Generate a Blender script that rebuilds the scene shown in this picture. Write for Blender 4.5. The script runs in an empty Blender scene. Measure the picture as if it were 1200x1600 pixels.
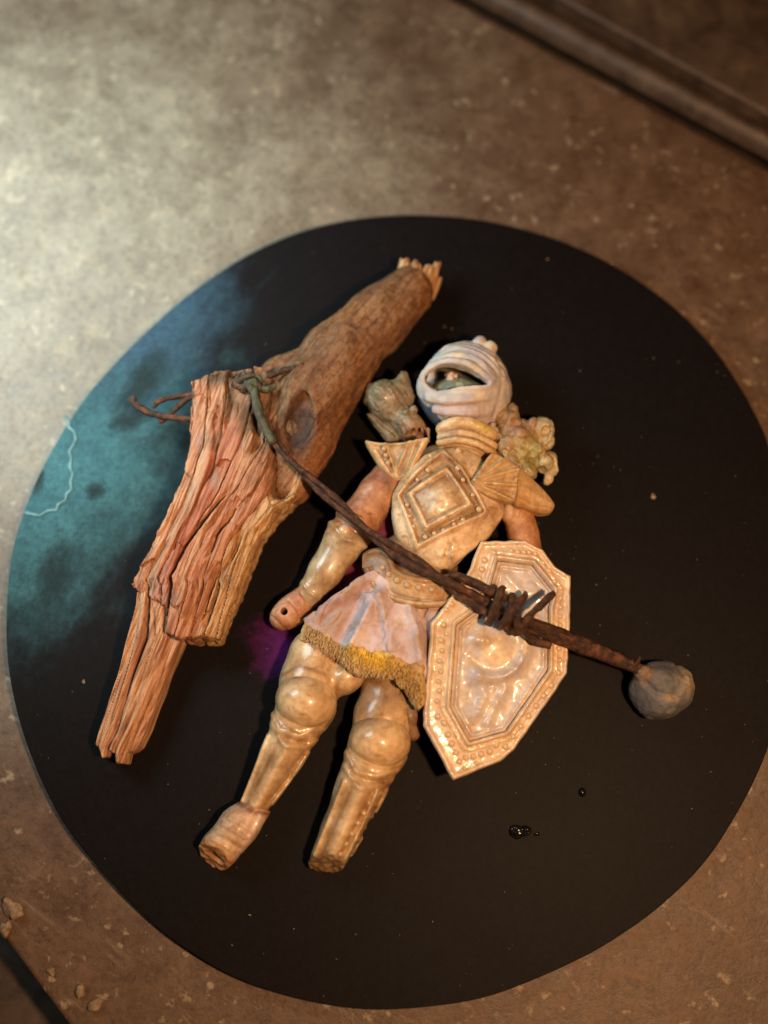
import bpy, math, random
import numpy as np
from mathutils import Vector, Matrix

# ------------------------------------------------------------------ camera, world, lamps
S = 0.00021                       # one plan unit (about one photo pixel at the disc) in metres
TILT = math.radians(14.0)
F = 1715.0                        # focal length in photo pixels (50 degrees over the long side)
DIST = 1715.0 * S
AIM = Vector((0.0, 0.0, 0.0))
CAM = Vector((0.0, -math.sin(TILT) * DIST, math.cos(TILT) * DIST))
scene = bpy.context.scene
COL = scene.collection

cam_data = bpy.data.cameras.new('camera')
cam = bpy.data.objects.new('camera', cam_data)
COL.objects.link(cam)
cam.location = CAM
cam.rotation_euler = (TILT, 0, 0)
cam_data.sensor_fit = 'VERTICAL'
cam_data.sensor_height = 24.0
cam_data.lens = 24.0 * F / 1600.0
cam_data.clip_start = 0.01
cam_data.clip_end = 20
cam_data.dof.use_dof = True
cam_data.dof.focus_distance = 0.337
cam_data.dof.aperture_fstop = 2.0
scene.camera = cam
RC = Matrix.Rotation(TILT, 3, 'X')


def plan(px, py, z=0.0):
    """photo point at height z (units) -> plan position in metres"""
    px = np.asarray(px, dtype=float); py = np.asarray(py, dtype=float)
    dx = (px - 600.0) / F; dy = -(py - 800.0) / F; dz = -np.ones_like(dx)
    c, s = math.cos(TILT), math.sin(TILT)
    wx, wy, wz = dx, c * dy - s * dz, s * dy + c * dz
    t = (z * S - CAM.z) / wz
    return CAM.x + t * wx, CAM.y + t * wy


def at(px, py, z=0.0):
    x, y = plan(px, py, z)
    return Vector((float(x), float(y), z * S))


world = bpy.data.worlds.new('World')
scene.world = world
world.use_nodes = True
bg = world.node_tree.nodes['Background']
bg.inputs['Color'].default_value = (1.0, 0.70, 0.45, 1)
bg.inputs['Strength'].default_value = 0.012


def lamp(name, kind, loc, target, power, color, size):
    d = bpy.data.lights.new(name, kind)
    d.energy = power
    d.color = color
    if kind == 'AREA':
        d.shape = 'DISK'
        d.size = size
    else:
        d.shadow_soft_size = size
    o = bpy.data.objects.new(name, d)
    COL.objects.link(o)
    o.location = loc
    o.rotation_euler = (target - loc).to_track_quat('-Z', 'Y').to_euler()
    return o


lamp('warm_bulb_lamp', 'POINT', at(1130, 1330, 0) + Vector((0, 0, 0.36)), at(700, 950), 6.2, (1.0, 0.585, 0.295), 0.012)
cool = lamp('cool_window_lamp', 'AREA', at(-380, 300, 0) + Vector((0, 0, 0.17)), at(-10, 400), 0.54, (0.76, 0.96, 0.97), 0.20)
cool.data.spread = math.radians(88)

scene.view_settings.view_transform = 'Standard'
scene.view_settings.look = 'None'
scene.view_settings.exposure = 0.15
scene.view_settings.gamma = 1.0
scene.view_settings.use_curve_mapping = False

rng = np.random.default_rng(7)
random.seed(7)

# ------------------------------------------------------------------ numpy noise and distance fields


def _hash(ix, iy, iz, seed):
    h = (ix * 374761393 + iy * 668265263 + iz * 1274126177 + seed * 974711) & 0xFFFFFFFF
    h = ((h ^ (h >> 13)) * 1103515245) & 0xFFFFFFFF
    h = ((h ^ (h >> 16)) * 2246822519) & 0xFFFFFFFF
    return ((h ^ (h >> 15)) & 0xFFFF).astype(np.float32) / 65535.0


def vnoise(x, y, z=0.0, seed=0):
    x, y, z = np.broadcast_arrays(np.asarray(x, np.float32), np.asarray(y, np.float32), np.asarray(z, np.float32))
    fx, fy, fz = np.floor(x), np.floor(y), np.floor(z)
    ix, iy, iz = fx.astype(np.int64), fy.astype(np.int64), fz.astype(np.int64)
    tx, ty, tz = x - fx, y - fy, z - fz
    tx = tx * tx * (3 - 2 * tx); ty = ty * ty * (3 - 2 * ty); tz = tz * tz * (3 - 2 * tz)
    out = 0
    for a in (0, 1):
        wa = tx if a else 1 - tx
        for b in (0, 1):
            wb = ty if b else 1 - ty
            for c in (0, 1):
                wc = tz if c else 1 - tz
                out = out + wa * wb * wc * _hash(ix + a, iy + b, iz + c, seed)
    return out * 2 - 1


def fbm(x, y, z=0.0, oct=3, seed=0):
    s, a, f = 0, 1.0, 1.0
    for o in range(oct):
        s = s + a * vnoise(x * f, y * f, z * f, seed + o)
        a *= 0.5; f *= 2.03
    return s / 1.6


def grid(x0, x1, y0, y1, z0, z1, v=2.0):
    xs = np.arange(x0, x1 + v, v, dtype=np.float32)
    ys = np.arange(y0, y1 + v, v, dtype=np.float32)
    zs = np.arange(z0, z1 + v, v, dtype=np.float32)
    return xs[:, None, None], ys[None, :, None], zs[None, None, :], (x0, y0, z0, v)


def ell(X, Y, Z, c, r, ang=0.0):
    x, y, z = X - c[0], Y - c[1], Z - c[2]
    if ang:
        ca, sa = math.cos(math.radians(ang)), math.sin(math.radians(ang))
        x, y = ca * x + sa * y, -sa * x + ca * y
    k0 = np.sqrt((x / r[0]) ** 2 + (y / r[1]) ** 2 + (z / r[2]) ** 2) + 1e-6
    k1 = np.sqrt((x / r[0] ** 2) ** 2 + (y / r[1] ** 2) ** 2 + (z / r[2] ** 2) ** 2) + 1e-6
    return k0 * (k0 - 1) / k1


def cone(X, Y, Z, a, b, r1, r2, flat=1.0):
    bx, by, bz = b[0] - a[0], b[1] - a[1], (b[2] - a[2]) * flat
    px, py, pz = X - a[0], Y - a[1], (Z - a[2]) * flat
    t = np.clip((px * bx + py * by + pz * bz) / (bx * bx + by * by + bz * bz + 1e-6), 0, 1)
    return np.sqrt((px - bx * t) ** 2 + (py - by * t) ** 2 + (pz - bz * t) ** 2) - (r1 + (r2 - r1) * t)


def chain(X, Y, Z, pts, k=4.0):
    d = None
    for p, q in zip(pts[:-1], pts[1:]):
        e = cone(X, Y, Z, p[:3], q[:3], p[3], q[3])
        d = e if d is None else smin(d, e, k)
    return d


def smin(a, b, k):
    h = np.clip(0.5 + 0.5 * (b - a) / k, 0, 1)
    return b + (a - b) * h - k * h * (1 - h)


def smax(a, b, k):
    return -smin(-a, -b, k)


def poly(X, Y, pts):
    """signed distance to a polygon in plan"""
    d = None; inside = None
    n = len(pts)
    for i in range(n):
        ax, ay = pts[i]; bx, by = pts[(i + 1) % n]
        ex, ey = bx - ax, by - ay
        wx, wy = X - ax, Y - ay
        t = np.clip((wx * ex + wy * ey) / (ex * ex + ey * ey + 1e-9), 0, 1)
        dd = (wx - ex * t) ** 2 + (wy - ey * t) ** 2
        d = dd if d is None else np.minimum(d, dd)
        c = ((ay <= Y) & (by > Y)) | ((by <= Y) & (ay > Y))
        cr = c & (X < (bx - ax) * (Y - ay) / ((by - ay) if abs(by - ay) > 1e-9 else 1e-9) + ax)
        inside = cr if inside is None else inside ^ cr
    return np.sqrt(d) * np.where(inside, -1.0, 1.0)


def line(X, Y, pts, closed=False):
    """distance to a polyline in plan"""
    d = None
    seg = list(zip(pts[:-1], pts[1:]))
    if closed:
        seg.append((pts[-1], pts[0]))
    for (ax, ay), (bx, by) in seg:
        ex, ey = bx - ax, by - ay
        wx, wy = X - ax, Y - ay
        t = np.clip((wx * ex + wy * ey) / (ex * ex + ey * ey + 1e-9), 0, 1)
        dd = (wx - ex * t) ** 2 + (wy - ey * t) ** 2
        d = dd if d is None else np.minimum(d, dd)
    return np.sqrt(d)


def ridge(X, Y, pts, w, h, closed=False):
    return h * np.exp(-(line(X, Y, pts, closed) / w) ** 2)


def bump(X, Y, c, r, h):
    return h * np.exp(-(((X - c[0]) ** 2 + (Y - c[1]) ** 2) / (r * r)))


def smooth_pts(pts, n=6, closed=False):
    """Catmull-Rom through points of any dimension"""
    p = np.array(pts, float)
    m = len(p); out = []
    for i in range(m if closed else m - 1):
        if closed:
            p0, p1, p2, p3 = p[(i - 1) % m], p[i], p[(i + 1) % m], p[(i + 2) % m]
        else:
            p0, p1, p2, p3 = p[max(i - 1, 0)], p[i], p[i + 1], p[min(i + 2, m - 1)]
        for k in range(n):
            t = k / n
            out.append(0.5 * ((2 * p1) + (-p0 + p2) * t + (2 * p0 - 5 * p1 + 4 * p2 - p3) * t * t + (-p0 + 3 * p1 - 3 * p2 + p3) * t ** 3))
    if not closed:
        out.append(p[-1])
    return [tuple(q) for q in out]


def surface_nets(f, info):
    x0, y0, z0, v = info
    f = np.ascontiguousarray(np.asarray(f, np.float32))
    f = np.pad(f, 1, constant_values=5.0)
    ins = f < 0
    n0, n1, n2 = f.shape
    cells = np.zeros((n0 - 1, n1 - 1, n2 - 1), np.int8)
    for a in (0, 1):
        for b in (0, 1):
            for c in (0, 1):
                cells += ins[a:n0 - 1 + a, b:n1 - 1 + b, c:n2 - 1 + c]
    act = np.argwhere((cells > 0) & (cells < 8))
    idx = np.full(cells.shape, -1, np.int64)
    idx[act[:, 0], act[:, 1], act[:, 2]] = np.arange(len(act))
    pos = np.zeros((len(act), 3)); cnt = np.zeros(len(act))
    corners = [(a, b, c) for a in (0, 1) for b in (0, 1) for c in (0, 1)]
    vals = {k: f[act[:, 0] + k[0], act[:, 1] + k[1], act[:, 2] + k[2]] for k in corners}
    for k in corners:
        for ax in range(3):
            if k[ax] == 0:
                m = list(k); m[ax] = 1; m = tuple(m)
                va, vb = vals[k], vals[m]
                cr = (va < 0) != (vb < 0)
                t = np.where(cr, va / np.where(cr, va - vb, 1), 0)
                for q in range(3):
                    pos[:, q] += np.where(cr, k[q] + (t if q == ax else 0), 0)
                cnt += cr
    pos = pos / cnt[:, None] + act
    verts = (pos - 1) * v + np.array([x0, y0, z0])
    quads = []
    for ax in range(3):
        sl_a = [slice(None)] * 3; sl_b = [slice(None)] * 3
        sl_a[ax] = slice(0, -1); sl_b[ax] = slice(1, None)
        A, B = ins[tuple(sl_a)], ins[tuple(sl_b)]
        e = np.argwhere(A != B)
        u, w = [(1, 2), (2, 0), (0, 1)][ax]
        ok = (e[:, u] > 0) & (e[:, w] > 0) & (e[:, u] < f.shape[u] - 1) & (e[:, w] < f.shape[w] - 1)
        e = e[ok]
        fl = A[e[:, 0], e[:, 1], e[:, 2]]
        def I(du, dw):
            q = e.copy(); q[:, u] += du; q[:, w] += dw
            return idx[q[:, 0], q[:, 1], q[:, 2]]
        q = np.stack([I(-1, -1), I(0, -1), I(0, 0), I(-1, 0)], 1)
        q[~fl] = q[~fl][:, ::-1]
        quads.append(q)
    return verts, np.concatenate(quads)


def vnormals(v, q):
    n = np.cross(v[q[:, 2]] - v[q[:, 0]], v[q[:, 3]] - v[q[:, 1]])
    out = np.zeros_like(v)
    for k in range(4):
        np.add.at(out, q[:, k], n)
    return out / (np.linalg.norm(out, axis=1, keepdims=True) + 1e-9)


# ------------------------------------------------------------------ objects


def tag(o, label=None, cat=None, group=None, kind=None):
    if label: o['label'] = label
    if cat: o['category'] = cat
    if group: o['group'] = group
    if kind: o['kind'] = kind
    return o


def empty(name, loc, label, cat, group=None):
    o = bpy.data.objects.new(name, None)
    o.empty_display_size = 0.01
    o.location = loc
    COL.objects.link(o)
    return tag(o, label, cat, group)


def mesh_obj(name, verts, faces, mat, parent=None, colors=None, smooth=True):
    """verts in metres (world); origin moved to the centre of the piece"""
    verts = np.asarray(verts, float)
    c = (verts.min(0) + verts.max(0)) / 2
    me = bpy.data.meshes.new(name)
    loc = verts - c
    if isinstance(faces, np.ndarray):
        me.vertices.add(len(loc)); me.vertices.foreach_set('co', loc.ravel())
        nf, k = faces.shape
        me.loops.add(nf * k); me.loops.foreach_set('vertex_index', faces.ravel().astype(np.int32))
        me.polygons.add(nf); me.polygons.foreach_set('loop_start', np.arange(0, nf * k, k, dtype=np.int32))
    else:
        me.from_pydata(loc.tolist(), [], [list(f) for f in faces])
    if smooth:
        me.polygons.foreach_set('use_smooth', np.ones(len(me.polygons), bool))
    if colors is not None:
        a = me.attributes.new('tint', 'FLOAT_COLOR', 'POINT')
        cc = np.ones((len(verts), 4), np.float32); cc[:, :3] = colors
        a.data.foreach_set('color', cc.ravel())
    me.update(calc_edges=True)
    me.validate()
    me.materials.append(mat)
    o = bpy.data.objects.new(name, me)
    COL.objects.link(o)
    o.location = Vector(c)
    if parent is not None:
        o.parent = parent
        off = Vector(c)
        p = parent
        while p is not None:
            off = off - p.location
            p = p.parent
        o.location = off
    return o


def to_world(v, zref):
    x, y = plan(v[:, 0], v[:, 1], zref)
    return np.stack([x, y, v[:, 2] * S], 1)


def sdf_obj(name, f, info, mat, parent, zref, disp=None, color=None, relax=1):
    v, q = surface_nets(f, info)
    for _ in range(relax):                       # gentle relaxation removes grid stepping
        acc = np.zeros_like(v); cnt = np.zeros(len(v))
        for k in range(4):
            a, b = q[:, k], q[:, (k + 1) % 4]
            np.add.at(acc, a, v[b]); np.add.at(acc, b, v[a])
            np.add.at(cnt, a, 1); np.add.at(cnt, b, 1)
        v = v * 0.5 + 0.5 * acc / np.maximum(cnt, 1)[:, None]
    if disp is not None:
        n = vnormals(v, q)
        v = v + n * disp(v[:, 0], v[:, 1], v[:, 2])[:, None]
    v[:, 2] = np.maximum(v[:, 2], 0.6)
    col = None
    if color is not None:
        col = color(v[:, 0], v[:, 1], v[:, 2])
    return mesh_obj(name, to_world(v, zref), q[:, ::-1].copy(), mat, parent, col)


def lerp3(a, b, t):
    a = np.asarray(a, float); b = np.asarray(b, float)
    t = np.clip(t, 0, 1)[:, None]
    return a * (1 - t) + b * t


def tube(name, pts, mat, parent=None, ring=10, rough=0.0, smooth_n=5, color=None, seed=0, flat=1.0):
    """pts: (px, py, z, r) in plan units, each pixel read at its own height"""
    p = np.array(smooth_pts(pts, smooth_n)) if smooth_n else np.array(pts, float)
    x, y = [], []
    for a in p:
        u, w = plan(a[0], a[1], a[2]); x.append(float(u)); y.append(float(w))
    c = np.stack([x, y, p[:, 2] * S], 1); r = p[:, 3] * S
    tan = np.gradient(c, axis=0); tan /= np.linalg.norm(tan, axis=1, keepdims=True) + 1e-12
    up = np.array([0, 0, 1.0])
    vs = []
    for i in range(len(c)):
        s = np.cross(tan[i], up)
        if np.linalg.norm(s) < 1e-4: s = np.array([1.0, 0, 0])
        s /= np.linalg.norm(s); n = np.cross(s, tan[i])
        for k in range(ring):
            a = 2 * math.pi * k / ring
            rr = r[i]
            if rough:
                rr *= 1 + rough * float(vnoise(i * 0.45 + seed * 17, math.cos(a) * 1.3 + 5, math.sin(a) * 1.3 + seed, 3))
            vs.append(c[i] + rr * (math.cos(a) * s + flat * math.sin(a) * n))
    fs = []
    m = len(c)
    for i in range(m - 1):
        for k in range(ring):
            k2 = (k + 1) % ring
            fs.append((i * ring + k, i * ring + k2, (i + 1) * ring + k2, (i + 1) * ring + k))
    vs.append(c[0] - tan[0] * r[0] * 0.5); vs.append(c[-1] + tan[-1] * r[-1] * 0.5)
    a, b = len(vs) - 2, len(vs) - 1
    for k in range(ring):
        fs.append((a, (k + 1) % ring, k)); fs.append((b, (m - 1) * ring + k, (m - 1) * ring + (k + 1) % ring))
    vs = np.array(vs)
    return mesh_obj(name, vs, fs, mat, parent, None)


_ball = {}


def stud(name, px, py, z, r, mat, parent, flat=0.75, zref=None):
    """small cast bead; all share one mesh per material"""
    key = mat.name
    if key not in _ball:
        vs, fs = [], []
        R_, N_ = 5, 10
        for i in range(R_):
            ph = math.pi * (i + 1) / (R_ + 1)
            for k in range(N_):
                th = 2 * math.pi * k / N_
                vs.append((math.sin(ph) * math.cos(th), math.sin(ph) * math.sin(th), math.cos(ph)))
        vs += [(0, 0, 1), (0, 0, -1)]
        for i in range(R_ - 1):
            for k in range(N_):
                fs.append((i * N_ + k, (i + 1) * N_ + k, (i + 1) * N_ + (k + 1) % N_, i * N_ + (k + 1) % N_))
        for k in range(N_):
            fs.append((R_ * N_, k, (k + 1) % N_)); fs.append((R_ * N_ + 1, (R_ - 1) * N_ + (k + 1) % N_, (R_ - 1) * N_ + k))
        me = bpy.data.meshes.new('stud'); me.from_pydata(vs, [], fs)
        me.polygons.foreach_set('use_smooth', np.ones(len(me.polygons), bool))
        a = me.attributes.new('tint', 'FLOAT_COLOR', 'POINT')
        cc = np.ones((len(vs), 4), np.float32); cc[:, :3] = (0.66, 0.50, 0.32)
        a.data.foreach_set('color', cc.ravel())
        me.materials.append(mat); _ball[key] = me
    o = bpy.data.objects.new(name, _ball[key]); COL.objects.link(o)
    x, y = plan(px, py, z if zref is None else zref)
    w = Vector((float(x), float(y), z * S))
    o.scale = (r * S, r * S, r * S * flat)
    o.parent = parent
    p = parent; off = w
    while p is not None:
        off = off - p.location; p = p.parent
    o.location = off
    return o


# ------------------------------------------------------------------ materials


class Nodes:
    def __init__(self, name):
        self.m = bpy.data.materials.new(name); self.m.use_nodes = True
        self.t = self.m.node_tree
        self.b = self.t.nodes['Principled BSDF']
        self.out = self.t.nodes['Material Output']

    def n(self, kind, **kw):
        x = self.t.nodes.new(kind)
        for k, v in kw.items():
            if hasattr(x, k) and k not in x.inputs: setattr(x, k, v)
            else: x.inputs[k].default_value = v
        return x

    def link(self, a, b):
        self.t.links.new(a, b)

    def coords(self, scale=(1, 1, 1), rot=(0, 0, 0), kind='Object'):
        tc = self.n('ShaderNodeTexCoord')
        mp = self.n('ShaderNodeMapping', vector_type='TEXTURE')      # rotates first, then stretches
        mp.inputs['Scale'].default_value = tuple(S / s for s in scale)
        mp.inputs['Rotation'].default_value = rot
        self.link(tc.outputs[kind], mp.inputs['Vector'])
        return mp.outputs['Vector']

    def noise(self, vec, scale, detail=4, rough=0.55, dist=0.0):
        x = self.n('ShaderNodeTexNoise', Scale=scale, Detail=detail, Roughness=rough, Distortion=dist)
        self.link(vec, x.inputs['Vector'])
        return x.outputs['Fac']

    def ramp(self, fac, stops):
        r = self.n('ShaderNodeValToRGB')
        e = r.color_ramp.elements
        while len(e) < len(stops): e.new(0.5)
        for el, (p, c) in zip(e, stops):
            el.position = p
            el.color = (c, c, c, 1) if isinstance(c, (int, float)) else (*c, 1)
        self.link(fac, r.inputs['Fac'])
        return r.outputs['Color']

    def mix(self, fac, a, b, mode='MIX'):
        m = self.n('ShaderNodeMix', data_type='RGBA', blend_type=mode)
        for v, i in ((fac, 0), (a, 6), (b, 7)):
            if hasattr(v, 'links'): self.link(v, m.inputs[i])
            elif isinstance(v, (int, float)): m.inputs[i].default_value = v
            else: m.inputs[i].default_value = (*v, 1)
        return m.outputs[2]

    def attr(self, name='tint'):
        return self.n('ShaderNodeAttribute', attribute_name=name).outputs['Color']

    def bump(self, h, strength, dist):
        b = self.n('ShaderNodeBump', Strength=strength, Distance=dist * S)
        self.link(h, b.inputs['Height'])
        return b

    def base(self, c):
        if hasattr(c, 'links'): self.link(c, self.b.inputs['Base Color'])
        else: self.b.inputs['Base Color'].default_value = (*c, 1)

    def set(self, **kw):
        for k, v in kw.items():
            i = self.b.inputs[k.replace('_', ' ')]
            if hasattr(v, 'links'): self.link(v, i)
            else: i.default_value = v


def cast_mat(name, stain, gloss, stain_amt=0.75, bump_amt=0.25, coat=0.5, sss=0.0, spots=1.0):
    k = Nodes(name)
    v = k.coords()
    a = k.attr()
    n1 = k.noise(v, 0.022, 5, 0.6, 0.6)
    f = k.ramp(n1, [(0.38, 0.0), (0.68, stain_amt)])
    c = k.mix(f, a, stain, 'MULTIPLY')
    n2 = k.noise(v, 0.13, 4, 0.6)
    c = k.mix(k.ramp(n2, [(0.42, 0.0), (0.68, 0.6 * spots)]), c, (0.62, 0.46, 0.30), 'MULTIPLY')
    n4 = k.noise(v, 0.055, 5, 0.65, 1.0)
    c = k.mix(k.ramp(n4, [(0.54, 0.0), (0.66, 0.55 * spots)]), c, (0.50, 0.33, 0.18), 'MULTIPLY')
    k.base(c)
    r = k.n('ShaderNodeMapRange'); k.link(n2, r.inputs['Value'])
    r.inputs['To Min'].default_value = gloss - 0.08; r.inputs['To Max'].default_value = gloss + 0.22
    k.set(Roughness=r.outputs['Result'], Coat_Weight=coat, Coat_Roughness=0.12, Subsurface_Weight=sss, Subsurface_Scale=3 * S)
    k.b.inputs['Subsurface Radius'].default_value = (1.0, 0.5, 0.25)
    b1 = k.bump(k.noise(v, 0.16, 5, 0.65), bump_amt, 2.0)
    k.link(b1.outputs['Normal'], k.b.inputs['Normal'])
    return k.m


M = {}
M['glaze'] = cast_mat('glazed_cast_resin', (0.54, 0.37, 0.20), 0.30, 0.75, 0.10, 0.42, 0.0, 0.9)
M['plate'] = cast_mat('semi_gloss_plate_resin', (0.52, 0.33, 0.15), 0.40, 0.85, 0.08, 0.12, 0.0, 1.0)
M['shield'] = cast_mat('glossy_shield_resin', (0.66, 0.50, 0.34), 0.36, 0.6, 0.06, 0.40, 0.0, 0.6)
M['satin'] = cast_mat('satin_cast_resin', (0.55, 0.36, 0.18), 0.45, 0.8, 0.45, 0.15)
M['cloth'] = cast_mat('matt_painted_cloth', (0.62, 0.48, 0.40), 0.75, 0.5, 0.5, 0.0, 0.0, 0.45)
M['beast'] = cast_mat('painted_beast_resin', (0.45, 0.36, 0.20), 0.50, 0.9, 0.8, 0.1)
M['terracotta'] = cast_mat('terracotta_resin', (0.50, 0.30, 0.18), 0.50, 0.9, 0.35, 0.08)
M['fur'] = cast_mat('flocked_hem', (0.62, 0.46, 0.26), 0.85, 0.6, 1.0, 0.0, 0.0, 0.5)


def wood_mat(name, rot, tight, dark, bump_amt=0.6):
    k = Nodes(name)
    v = k.coords(scale=(1, 0.045, 0.6), rot=(0, 0, rot))
    g = k.noise(v, tight, 6, 0.62, 0.35)
    a = k.attr()
    c = k.mix(k.ramp(g, [(0.40, 0.85), (0.56, 0.0)]), a, dark, 'MULTIPLY')
    v2 = k.coords()
    n2 = k.noise(v2, 0.03, 4, 0.6)
    c = k.mix(k.ramp(n2, [(0.42, 0.0), (0.7, 0.55)]), c, (0.75, 0.62, 0.55), 'MULTIPLY')
    k.base(c)
    k.set(Roughness=0.72)
    k.b.inputs['Specular IOR Level'].default_value = 0.25
    b = k.bump(g, bump_amt, 4.0)
    b2 = k.bump(k.noise(v2, 0.28, 4, 0.7), 0.35, 1.5)
    k.link(b.outputs['Normal'], b2.inputs['Normal'])
    k.link(b2.outputs['Normal'], k.b.inputs['Normal'])
    return k.m


M['split_wood'] = wood_mat('split_heartwood', math.radians(-20), 0.26, (0.40, 0.27, 0.20), 0.85)
k = Nodes('smooth_brown_bark')
v = k.coords(); a = k.attr()
n1 = k.noise(v, 0.10, 6, 0.7, 0.5)
c = k.mix(k.ramp(n1, [(0.38, 0.8), (0.58, 0.0)]), a, (0.50, 0.40, 0.32), 'MULTIPLY')
vw = k.n('ShaderNodeTexVoronoi', feature='DISTANCE_TO_EDGE', Scale=0.030)
vs = k.coords(scale=(1, 0.35, 0.7), rot=(0, 0, math.radians(-35)))
nd = k.n('ShaderNodeMix', data_type='RGBA'); nd.inputs[0].default_value = 0.93
ns = k.n('ShaderNodeTexNoise', Scale=0.03, Detail=4.0); k.link(v, ns.inputs['Vector'])
mul = k.n('ShaderNodeVectorMath', operation='MULTIPLY_ADD'); k.link(ns.outputs['Color'], mul.inputs[0]); mul.inputs[1].default_value = (40, 40, 40); k.link(vs, mul.inputs[2])
k.link(mul.outputs[0], vw.inputs['Vector'])
crack = k.ramp(vw.outputs['Distance'], [(0.0, 1.0), (0.035, 0.0)])
crk = k.mix(k.ramp(k.noise(v, 0.02, 3), [(0.45, 0.0), (0.62, 1.0)]), (0, 0, 0), crack)
c = k.mix(crk, c, (0.50, 0.38, 0.30), 'MULTIPLY')
gl = k.noise(k.coords(scale=(1, 0.10, 0.6), rot=(0, 0, math.radians(-36))), 0.11, 6, 0.65, 0.4)
c = k.mix(k.ramp(gl, [(0.40, 0.8), (0.54, 0.0)]), c, (0.52, 0.42, 0.34), 'MULTIPLY')
c = k.mix(k.ramp(gl, [(0.58, 0.0), (0.72, 0.5)]), c, (1.5, 1.3, 1.1), 'MULTIPLY')
k.base(c); k.set(Roughness=0.7)
k.b.inputs['Specular IOR Level'].default_value = 0.3
b0 = k.bump(gl, 0.5, 3.0)
b = k.bump(n1, 0.55, 3.0); b2 = k.bump(k.ramp(vw.outputs['Distance'], [(0.0, 0.0), (0.06, 1.0)]), 0.15, 2.0)
k.link(b0.outputs['Normal'], b.inputs['Normal']); k.link(b.outputs['Normal'], b2.inputs['Normal']); k.link(b2.outputs['Normal'], k.b.inputs['Normal'])
M['bark'] = k.m

k = Nodes('rusty_iron')
v = k.coords()
n = k.noise(v, 0.09, 6, 0.65, 0.3)
k.base(k.ramp(n, [(0.30, (0.018, 0.010, 0.007)), (0.50, (0.060, 0.026, 0.014)), (0.64, (0.17, 0.062, 0.028)), (0.78, (0.27, 0.13, 0.065))]))
k.set(Roughness=k.ramp(k.noise(v, 0.05, 3), [(0.35, 0.22), (0.6, 0.6)]), Metallic=0.3)
b = k.bump(k.noise(v, 0.18, 6, 0.75), 0.9, 4.0); k.link(b.outputs['Normal'], k.b.inputs['Normal'])
M['rust'] = k.m

k = Nodes('mossy_iron')
v = k.coords()
n = k.noise(v, 0.07, 5, 0.6)
k.base(k.ramp(n, [(0.35, (0.03, 0.018, 0.010)), (0.5, (0.055, 0.045, 0.020)), (0.62, (0.075, 0.080, 0.036)), (0.8, (0.16, 0.09, 0.05))]))
k.set(Roughness=0.6)
b = k.bump(k.noise(v, 0.22, 6, 0.7), 0.7, 3.0); k.link(b.outputs['Normal'], k.b.inputs['Normal'])
M['moss'] = k.m

k = Nodes('grey_stone')
v = k.coords()
a = k.attr()
n = k.noise(v, 0.06, 6, 0.65)
k.base(k.mix(k.ramp(n, [(0.35, 0.8), (0.65, 0.0)]), a, (0.55, 0.48, 0.40), 'MULTIPLY'))
k.set(Roughness=0.6)
b = k.bump(k.noise(v, 0.20, 6, 0.7), 0.55, 3.0); k.link(b.outputs['Normal'], k.b.inputs['Normal'])
M['stone'] = k.m

k = Nodes('black_gloss_paint')
k.base((0.006, 0.006, 0.008)); k.set(Roughness=0.16)
M['tar'] = k.m

# disc: black lacquer with a teal bloom, bluish film and purple overspray
k = Nodes('painted_black_disc')
tc = k.n('ShaderNodeTexCoord')


def spot(px, py, r0, r1, sx=1.0, sy=1.0, ang=0.0):
    """soft-edged blob mask in plan, for disc and table colours"""
    c = at(px, py, 0)
    mp = k.n('ShaderNodeMapping', vector_type='TEXTURE')
    mp.inputs['Location'].default_value = (c.x, c.y, 0)
    mp.inputs['Rotation'].default_value = (0, 0, ang)
    mp.inputs['Scale'].default_value = (r1 * S * sx, r1 * S * sy, 1)
    gm = k.n('ShaderNodeNewGeometry')
    k.link(gm.outputs['Position'], mp.inputs['Vector'])
    nz = k.n('ShaderNodeTexNoise', Scale=1.9, Detail=6.0, Roughness=0.68)
    k.link(mp.outputs['Vector'], nz.inputs['Vector'])
    add = k.n('ShaderNodeVectorMath', operation='MULTIPLY_ADD')
    k.link(nz.outputs['Color'], add.inputs[0]); add.inputs[1].default_value = (1.5, 1.5, 0)
    sub = k.n('ShaderNodeVectorMath', operation='SUBTRACT'); sub.inputs[1].default_value = (0.75, 0.75, 0)
    k.link(mp.outputs['Vector'], sub.inputs[0]); k.link(sub.outputs[0], add.inputs[2])
    sep = k.n('ShaderNodeSeparateXYZ'); k.link(add.outputs[0], sep.inputs[0])
    cmb = k.n('ShaderNodeCombineXYZ'); k.link(sep.outputs[0], cmb.inputs[0]); k.link(sep.outputs[1], cmb.inputs[1])
    ln = k.n('ShaderNodeVectorMath', operation='LENGTH'); k.link(cmb.outputs[0], ln.inputs[0])
    mr = k.n('ShaderNodeMapRange', interpolation_type='SMOOTHSTEP')
    k.link(ln.outputs['Value'], mr.inputs['Value'])
    mr.inputs['From Min'].default_value = 1.0; mr.inputs['From Max'].default_value = r0 / r1
    return mr.outputs['Result']


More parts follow.
